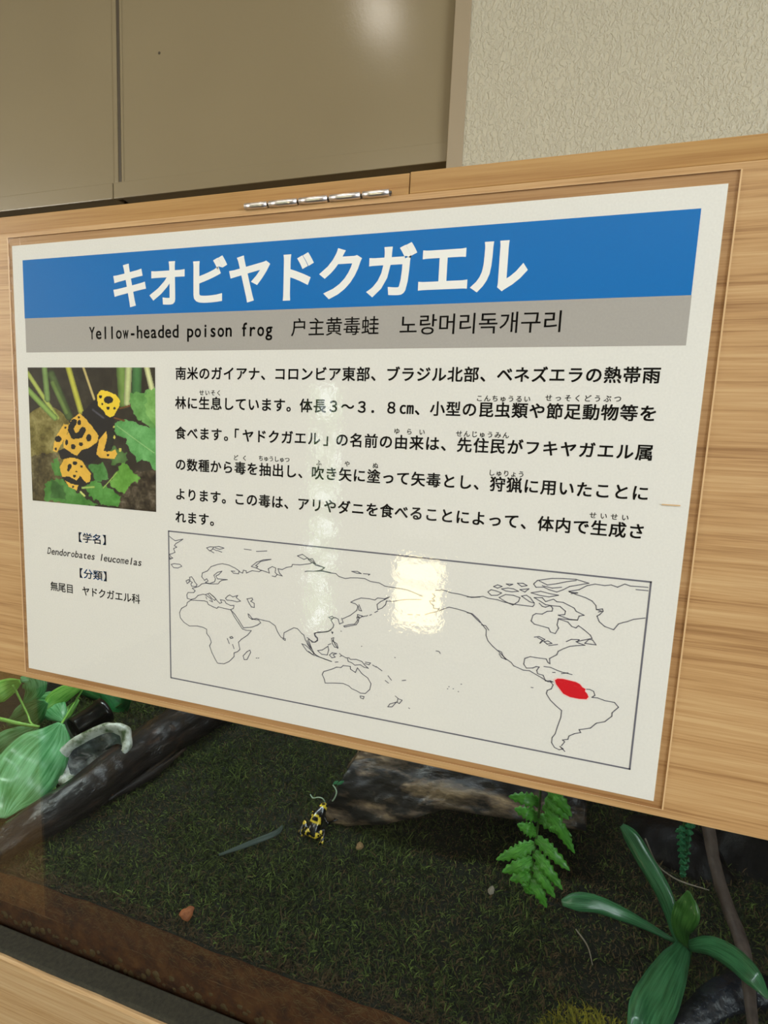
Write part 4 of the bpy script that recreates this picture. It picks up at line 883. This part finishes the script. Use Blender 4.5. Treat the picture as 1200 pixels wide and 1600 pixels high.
Lf([(858, 775, -.002), (848, 700, -.004), (872, 630, -.004), (876, 552, -.002)], [14, 38, 44, 4], M['strap2'], n=30, cup=.15, wave=.12)
Lf([(872, 778, -.002), (960, 778, -.015), (1050, 822, -.032), (1130, 895, -.05), (1200, 990, -.062)], [16, 34, 42, 38, 8], M['strap'], n=40, cup=.25, wave=.05)
Lf([(862, 775, -.002), (820, 850, -.035), (765, 960, -.068), (715, 1060, -.091), (680, 1180, -.108)], [26, 52, 72, 74, 50], M['strap'], n=44, cup=.22, wave=.05)
tube('crown', [Vector((cb.x, cb.y, gh(cb.x, cb.y) - .002)), K6(862, 790, cb.y), K6(858, 745, cb.y)], [.006, .005, .002], M['strap2'], rp, 12, 12)

# climbing plant at the left: broad leaves on pale stems
pp = og(90, 1262); vine = empty('climbing_plant', (pp.x, pp.y, gh(pp.x, pp.y))); tag(vine, 'leafy climbing plant with broad bright green leaves at the left', 'plant')
def V4(pts, wid, mat, **k):
    P = [K4(x, y, Y) for x, y, Y in pts]; W_ = [pw(p, w / 3) for p, w in zip(P, wid)]
    return blade('leaf', P, W_, mat, vine, **k)
V4([(288, 300, .15), (240, 380, .135), (170, 470, .115), (105, 570, .093), (50, 660, .072), (15, 745, .055)], [16, 100, 140, 135, 90, 10], M['pothos'], n=36, cross=11, cup=.18, wave=.10, seed=1)
V4([(175, 318, .16), (100, 370, .15), (20, 430, .14), (-70, 500, .13)], [14, 60, 80, 20], M['pothos'], n=24, cross=9, cup=.2, wave=.1, seed=2)
V4([(95, 105, .15), (40, 130, .15), (-30, 170, .14), (-90, 230, .14)], [10, 40, 50, 10], M['pothos_light'], n=24, cup=.2)
V4([(300, 290, .19), (260, 240, .195), (215, 200, .20), (150, 190, .2)], [10, 46, 50, 10], M['pothos'], n=24, cross=9, wave=.12, seed=14)
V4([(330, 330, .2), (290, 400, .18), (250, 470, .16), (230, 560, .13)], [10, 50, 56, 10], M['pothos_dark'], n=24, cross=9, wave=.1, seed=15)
V4([(30, 300, .19), (90, 280, .185), (150, 250, .18), (215, 200, .175)], [10, 60, 60, 12], M['pothos'], n=24, cross=9, wave=.12, seed=12)
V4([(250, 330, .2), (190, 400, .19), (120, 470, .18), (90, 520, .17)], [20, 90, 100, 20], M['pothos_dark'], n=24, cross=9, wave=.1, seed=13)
V4([(95, 95, .16), (150, 90, .17), (160, 150, .175), (110, 210, .18)], [10, 40, 46, 6], M['pothos'], n=24, cup=.2, seed=3)
V4([(400, 120, .22), (320, 150, .21), (250, 195, .20), (205, 235, .19)], [8, 34, 38, 5], M['pothos_light'], n=26, cup=.3, seed=4)
V4([(370, 190, .22), (330, 235, .21), (300, 275, .20), (270, 320, .2)], [4, 20, 18, 4], M['pothos_light'], n=22, cup=.3, seed=5)
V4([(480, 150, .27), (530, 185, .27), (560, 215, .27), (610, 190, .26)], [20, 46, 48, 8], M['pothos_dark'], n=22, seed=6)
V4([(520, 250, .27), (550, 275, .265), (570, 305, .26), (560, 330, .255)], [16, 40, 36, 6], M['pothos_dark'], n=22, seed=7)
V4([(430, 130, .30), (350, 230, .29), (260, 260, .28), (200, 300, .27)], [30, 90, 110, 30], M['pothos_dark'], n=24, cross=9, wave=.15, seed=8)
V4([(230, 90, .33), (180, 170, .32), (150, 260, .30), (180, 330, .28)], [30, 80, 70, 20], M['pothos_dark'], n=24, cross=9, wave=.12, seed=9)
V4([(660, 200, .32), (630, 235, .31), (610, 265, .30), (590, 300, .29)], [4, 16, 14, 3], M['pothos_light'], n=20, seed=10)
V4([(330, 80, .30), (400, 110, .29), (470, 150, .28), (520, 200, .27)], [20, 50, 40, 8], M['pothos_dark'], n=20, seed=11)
tube('stem', [K4(-40, 272, .135), K4(20, 285, .135), K4(90, 302, .14), (K4(185, 318, .15))], [.0022, .0022, .0020, .0016], M['stem'], vine, 24, 10)
tube('stem', [K4(60, 120, .15), K4(100, 200, .155), K4(130, 260, .155), K4(145, 300, .15), K4(185, 318, .15)], [.0014, .0012, .0011, .0011, .0012], M['stem'], vine, 24, 8)
tube('stem', [K4(395, 130, .22), K4(340, 220, .21), K4(290, 300, .17), K4(230, 400, .15), Vector((pp.x, pp.y, gh(pp.x, pp.y) - .003))], [.001, .0013, .0015, .0016, .0018], M['stem'], vine, 30, 8)
tube('stem', [K4(600, 190, .27), K4(500, 260, .265), K4(400, 380, .25), og(120, 1195, 0)], [.0008, .0010, .0012, .0014], M['dark_stem'], vine, 24, 8)

# black film canister in a clear clip
M['black_plastic'] = flatmat('black_plastic', S(10, 11, 13), 0.22)
M['clear_plastic'] = clearsheet('cloudy_clear_plastic', (0.86, 0.90, 0.90, 1), 0.18, [], 1.5, 0.9)
cA, cB = K4(350, 334, .185), K4(498, 236, .222); ax = (cB - cA).normalized(); Rc = pw(cA, 21)
can = empty('film_canister', cA.lerp(cB, .5)); tag(can, 'black plastic canister lying open end forward in a clear clip', 'canister')
s_ = ax.orthogonal().normalized(); s2 = ax.cross(s_); L_ = (cB - cA).length
prof = [(0.004, Rc * .86, 0), (0, Rc * .90, 0), (-.0004, Rc * .98, 0), (.0012, Rc, 0), (L_ * .80, Rc, 0), (L_ * .81, Rc * 1.06, 0), (L_ * .98, Rc * 1.06, 0), (L_, Rc, 0), (L_, 0.0001, 0)]
prof = [(L_ * .9, 0.0001, 0), (L_ * .9, Rc * .86, 0)] + prof
V, Fc = [], []; n = 40
for (h, r, _) in prof:
    for k in range(n):
        th = 2 * math.pi * k / n; V.append(cA + ax * h + (s_ * math.cos(th) + s2 * math.sin(th)) * r)
for i in range(len(prof) - 1):
    for k in range(n): Fc.append((i * n + k, i * n + (k + 1) % n, (i + 1) * n + (k + 1) % n, (i + 1) * n + k))
mk('canister_body', V, Fc, M['black_plastic'], can, True)
CLIPA = math.atan2(s2.dot(Vector((-.3, -.1, -1))), s_.dot(Vector((-.3, -.1, -1)))); V, Fc = [], []; r1_, r2_ = Rc * 1.10, Rc * 1.18
for (h, r) in ((-.003, r1_), (-.003, r2_), (.012, r2_), (.012, r1_)):
    for k in range(25):
        th = math.pi * 1.15 * (k / 24 - .5) + CLIPA; V.append(cA + ax * h + (s_ * math.cos(th) + s2 * math.sin(th)) * r)
for i in range(4):
    for k in range(24): a = i * 25 + k; b_ = ((i + 1) % 4) * 25 + k; Fc.append((a, a + 1, b_ + 1, b_))
M['frost'] = mottled('frosted_clear_plastic', [(0.3, S(120, 128, 126)), (0.7, S(176, 182, 180))], (80, 80, 80), .3, coat=.5)
M['frost'].node_tree.nodes['Principled BSDF'].inputs['Alpha'].default_value = 0.55
mk('clip_ring', V, Fc, M['frost'], can, True)
gq = og(105, 1168); tube('clip_foot', [cA + ax * .006 - Vector((0, 0, Rc * 1.1)), (cA + gq) / 2 - Vector((0, 0, .004)), Vector((gq.x, gq.y, gh(gq.x, gq.y)))], [.003, .003, .004], M['frost'], can, 12, 10)

# stained clear dish lying tilted behind the branch
dc = K4(434, 442, .148); e1 = (K4(632, 358, .172) - K4(278, 528, .134)); Ld = e1.length / 2; e1.normalize()
nn = (CP - dc); nn = nn.normalized() * .85 + Vector((0, 0, .25)); nn = (nn - e1 * nn.dot(e1)).normalized(); e2 = nn.cross(e1).normalized()
Wd = pw(dc, 36)
dish = empty('clear_dish', dc); tag(dish, 'off-white stained oval plastic dish with a clear dark centre behind the fallen branch', 'dish')
def ring(rings, mat, name, noise_=0.0):
    V, Fc = [], []; n = 56
    for (k1, h) in rings:
        for k in range(n):
            th = 2 * math.pi * k / n; c_, s__ = math.cos(th), math.sin(th)
            a = math.copysign(abs(c_) ** .8, c_); b2 = math.copysign(abs(s__) ** .8, s__)
            q = 1 + noise_ * mnoise.noise(Vector((c_ * 2.5, s__ * 2.5, k1 * 3 + h * 90)))
            V.append(dc + e1 * a * Ld * k1 * q + e2 * b2 * Wd * (k1 - (1 - k1) * .25) * q + nn * (h + noise_ * .012 * mnoise.noise(Vector((c_ * 4, s__ * 4, k1 * 4)))))
    for i in range(len(rings) - 1):
        for k in range(n): Fc.append((i * n + k, i * n + (k + 1) % n, (i + 1) * n + (k + 1) % n, (i + 1) * n + k))
    return mk(name, V, Fc, mat, dish, True)
M['stained'] = mottled('stained_white_plastic', [(0.34, S(70, 92, 52)), (0.44, S(150, 156, 138)), (0.55, S(206, 210, 202)), (0.8, S(226, 228, 222))], (90, 90, 90), .35, 5, .5, .001, coat=.3)
M['smoky'] = mottled('smoky_wet_plastic', [(0.35, S(26, 30, 32)), (0.55, S(70, 76, 80)), (0.72, S(150, 156, 162))], (45, 90, 60), .12, 4, .6, .002, coat=.8)
ring([(.62, -.016), (.80, -.014), (.97, -.006), (1.02, .0), (1.0, .003), (.93, .0045), (.84, .003), (.76, -.001), (.70, -.006)], M['stained'], 'rim', .07)
V = []; ring([(.74, -.004), (.60, -.0075), (.3, -.009), (.02, -.009)], M['smoky'], 'basin', .05)

# ---- small things on the moss ----
def disk_leaf(name, c, r, mat, nrm, label, cat, seed=0):
    nrm = Vector(nrm).normalized(); a = nrm.orthogonal().normalized(); b2 = nrm.cross(a); V = [c + nrm * .0012]; n = 26
    for rr in (.5, 1.0):
        for k in range(n):
            th = 2 * math.pi * k / n; q = r * rr * (1 + .12 * math.sin(3 * th + seed) + .05 * math.sin(7 * th))
            V.append(c + a * q * math.cos(th) + b2 * q * math.sin(th) * .85 + nrm * (.0012 * (1 - rr) + .0012 * rr * math.sin(2 * th + 1)))
    Fc = [(0, 1 + k, 1 + (k + 1) % n) for k in range(n)] + [(1 + k, 1 + n + k, 1 + n + (k + 1) % n, 1 + (k + 1) % n) for k in range(n)]
    o = mk(name, V, Fc, mat, None, True); so = o.modifiers.new('thickness', 'SOLIDIFY'); so.thickness = .0004; tag(o, label, cat); return o
c = og(292, 1427, .007); disk_leaf('fallen_leaf', c, pw(c, 10.5), mottled('orange_brown_leaf', [(0.3, S(120, 62, 26)), (0.7, S(176, 104, 56))], (200, 200, 200), .6), (CP - c).normalized() + Vector((0, 0, .4)), 'small round orange-brown fallen leaf on the moss near the glass', 'leaf')
c = og(767, 1391, .006); disk_leaf('fallen_leaf', c, pw(c, 6), mottled('pale_flake', [(0.3, S(120, 110, 96)), (0.7, S(170, 160, 146))], (300, 300, 300), .6), (-.4, -.5, .8), 'tiny pale flake on the moss below the fern', 'leaf', 2)
c = og(562, 1322, .007); disk_leaf('fallen_leaf', c, pw(c, 6), mottled('tan_flake', [(0.3, S(110, 84, 50)), (0.7, S(160, 130, 86))], (300, 300, 300), .6), (.3, -.6, .8), 'tan crumb of leaf on the moss below the cork bark', 'leaf', 4)
P = [og(342, 1336, .006), og(385, 1320, .008), og(430, 1302, .010), og(442, 1290, .009)]
wl = blade('grey_green_blade', P, [pw(P[0], 1.5), pw(P[1], 3.5), pw(P[2], 3.8), pw(P[3], 2)], leafmat('pale_grey_green', S(66, 82, 74), S(96, 112, 104), .5, .4), None, n=18, cup=.3); tag(wl, 'thin pale grey-green blade lying on the moss left of the frog', 'leaf')  # narrow pale grey-green blade laid on the moss
def root(pts, r, mat, label, Yoff=None):
    o = tube('fine_root', pts, [r] * (len(pts) - 1) + [r * .5], mat, None, 6 * len(pts), 6); tag(o, label, 'root'); return o
M['rootlet'] = flatmat('pale_wet_rootlet', S(150, 140, 124), 0.25)
Y = .19; root([K6(700, 340, Y), K6(745, 440, Y), K6(800, 490, Y), K6(860, 520, Y - .005), K6(960, 550, Y - .01)], .0007, M['rootlet'], 'wet fine root crossing behind the rosette plant')
root([og(900, 1452, .006), og(918, 1478, .007), og(926, 1508, .005)], .0006, M['rootlet'], 'short pale root strand on the moss left of the broad down-hanging leaf')
M['sprout'] = flatmat('pale_green_sprout', S(176, 200, 172), 0.35)
# seedling beside the frog
s0 = og(509, 1266, .003); sp = empty('seedling', s0); tag(sp, 'tiny pale seedling with two curling shoots just above the frog', 'seedling')
tube('shoot', [s0, K8(640, 490, s0.y - .004), K8(705, 410, s0.y - .006), K8(735, 330, s0.y - .006), K8(720, 275, s0.y - .005), K8(685, 225, s0.y - .004)], [.0008, .0008, .0007, .0007, .0006, .0006], M['sprout'], sp, 30, 8)
tube('shoot', [s0, K8(580, 460, s0.y - .003), K8(548, 408, s0.y - .003), K8(490, 393, s0.y - .002), K8(420, 402, s0.y), K8(385, 355, s0.y + .003)], [.0007, .0006, .0006, .0006, .0005, .0006], M['sprout'], sp, 30, 8)
for a, b_ in (((690, 215), (760, 175)), ((740, 225), (835, 175))):
    A, B2 = K8(*a, s0.y - .004), K8(*b_, s0.y - .002); blade('seed_leaf', [A, A.lerp(B2, .5), B2], [.0004, .0015, .0003], M['fern_teal'], sp, n=10, cross=5)

# ---- the frog ----
hf = og(504, 1268, .016); rf = og(486, 1301, .008); fl = (hf - rf); Lf_ = 0.033; fx = fl.normalized(); fy = Vector((0, 0, 1)).cross(fx).normalized(); fz = fx.cross(fy)
fc = rf.lerp(hf, .5)
frog = empty('poison_frog', (fc.x, fc.y, gh(fc.x, fc.y))); tag(frog, 'small black frog with yellow bands sitting on moss beside the cork bark', 'frog')
def fp(x, y, z): return fc + fx * x * Lf_ + fy * y * Lf_ + fz * z * Lf_
nodes = {0: (-.30, 0, 0, .17), 1: (-.08, 0, .05, .185), 2: (.14, 0, .08, .165), 3: (.32, 0, .10, .145), 4: (.45, 0, .09, .135), 5: (.56, 0, .05, .07),
         6: (-.34, .16, -.04, .10), 7: (-.06, .36, -.02, .075), 8: (-.40, .40, -.12, .05), 9: (-.44, .30, -.20, .03), 10: (-.26, .48, -.23, .028),
         11: (-.34, -.16, -.04, .10), 12: (-.10, -.36, -.02, .075), 13: (-.42, -.40, -.12, .05), 14: (-.46, -.30, -.20, .03), 15: (-.30, -.52, -.23, .028),
         16: (.20, .14, .0, .06), 17: (.10, .30, -.06, .042), 18: (.28, .36, -.20, .03), 19: (.36, .42, -.23, .022),
         20: (.20, -.14, .0, .06), 21: (.10, -.30, -.06, .042), 22: (.28, -.36, -.20, .03), 23: (.36, -.42, -.23, .022),
         24: (.40, .34, -.235, .014), 25: (.40, .48, -.235, .014), 26: (.40, -.34, -.235, .014), 27: (.40, -.48, -.235, .014),
         28: (-.18, .52, -.24, .014), 29: (-.16, .44, -.24, .014), 30: (-.22, -.58, -.24, .014), 31: (-.18, -.48, -.24, .014)}
ed = [(0, 1), (1, 2), (2, 3), (3, 4), (4, 5), (0, 6), (6, 7), (7, 8), (8, 9), (9, 10), (0, 11), (11, 12), (12, 13), (13, 14), (14, 15), (2, 16), (16, 17), (17, 18), (18, 19), (2, 20), (20, 21), (21, 22), (22, 23),
      (19, 24), (19, 25), (23, 26), (23, 27), (10, 28), (10, 29), (15, 30), (15, 31)]
me = bpy.data.meshes.new('frog_body'); me.from_pydata([fp(*nodes[i][:3]) for i in range(len(nodes))], ed, []); me.update()
fo = bpy.data.objects.new('frog_tmp', me); col.objects.link(fo); sk = fo.modifiers.new('skin', 'SKIN'); sk.use_smooth_shade = True
for i, v in enumerate(me.skin_vertices[0].data):
    r = nodes[i][3] * Lf_; v.radius = (r, r); v.use_root = (i == 0)
ss = fo.modifiers.new('sub', 'SUBSURF'); ss.levels = ss.render_levels = 3
me2 = bpy.data.meshes.new_from_object(fo.evaluated_get(bpy.context.evaluated_depsgraph_get())); bpy.data.objects.remove(fo)
ca = me2.color_attributes.new('Col', 'FLOAT_COLOR', 'POINT'); YE, BL = S(236, 206, 60), S(10, 10, 12)
for i, v in enumerate(me2.vertices):
    d = v.co - fc; x, y, z = d.dot(fx) / Lf_, d.dot(fy) / Lf_, d.dot(fz) / Lf_
    wob = .05 * mnoise.noise(Vector((x * 7, y * 7, z * 7)))
    k = False
    body = abs(y) < .22
    if body and x > .36 and z > .04: k = (((x - .46) / .05) ** 2 + (y / .055) ** 2 > 1)                 # yellow cap with a dark spot
    elif body and z > .03 and -.20 < x + wob < .12: k = 1 < ((x + .04) / .075) ** 2 + (y / .11) ** 2 < 2.6    # ring on the back
    elif x < -.30 and z > -.16: k = mnoise.noise(Vector((x * 11, y * 11, z * 11 + 3))) > .02
    elif abs(y) > .24: k = mnoise.noise(Vector((x * 9, y * 9, z * 9))) > .22
    ca.data[i].color = YE if k else BL
m, t, b = nt('frog_skin'); a = N(t, 'ShaderNodeVertexColor'); a.layer_name = 'Col'; t.links.new(a.outputs[0], b.inputs['Base Color']); b.inputs['Roughness'].default_value = 0.22; b.inputs['Coat Weight'].default_value = .5
me2.materials.clear(); link('body', me2, m, frog)
for sy in (1, -1):
    c = fp(.47, .115 * sy, .155); bm = bmesh.new(); bmesh.ops.create_uvsphere(bm, u_segments=16, v_segments=10, radius=.040 * Lf_); bmesh.ops.translate(bm, verts=bm.verts, vec=c)
    me = bpy.data.meshes.new('eye'); bm.to_mesh(me); bm.free(); me.polygons.foreach_set('use_smooth', [True] * len(me.polygons)); link('eye', me, M['black_plastic'], frog)
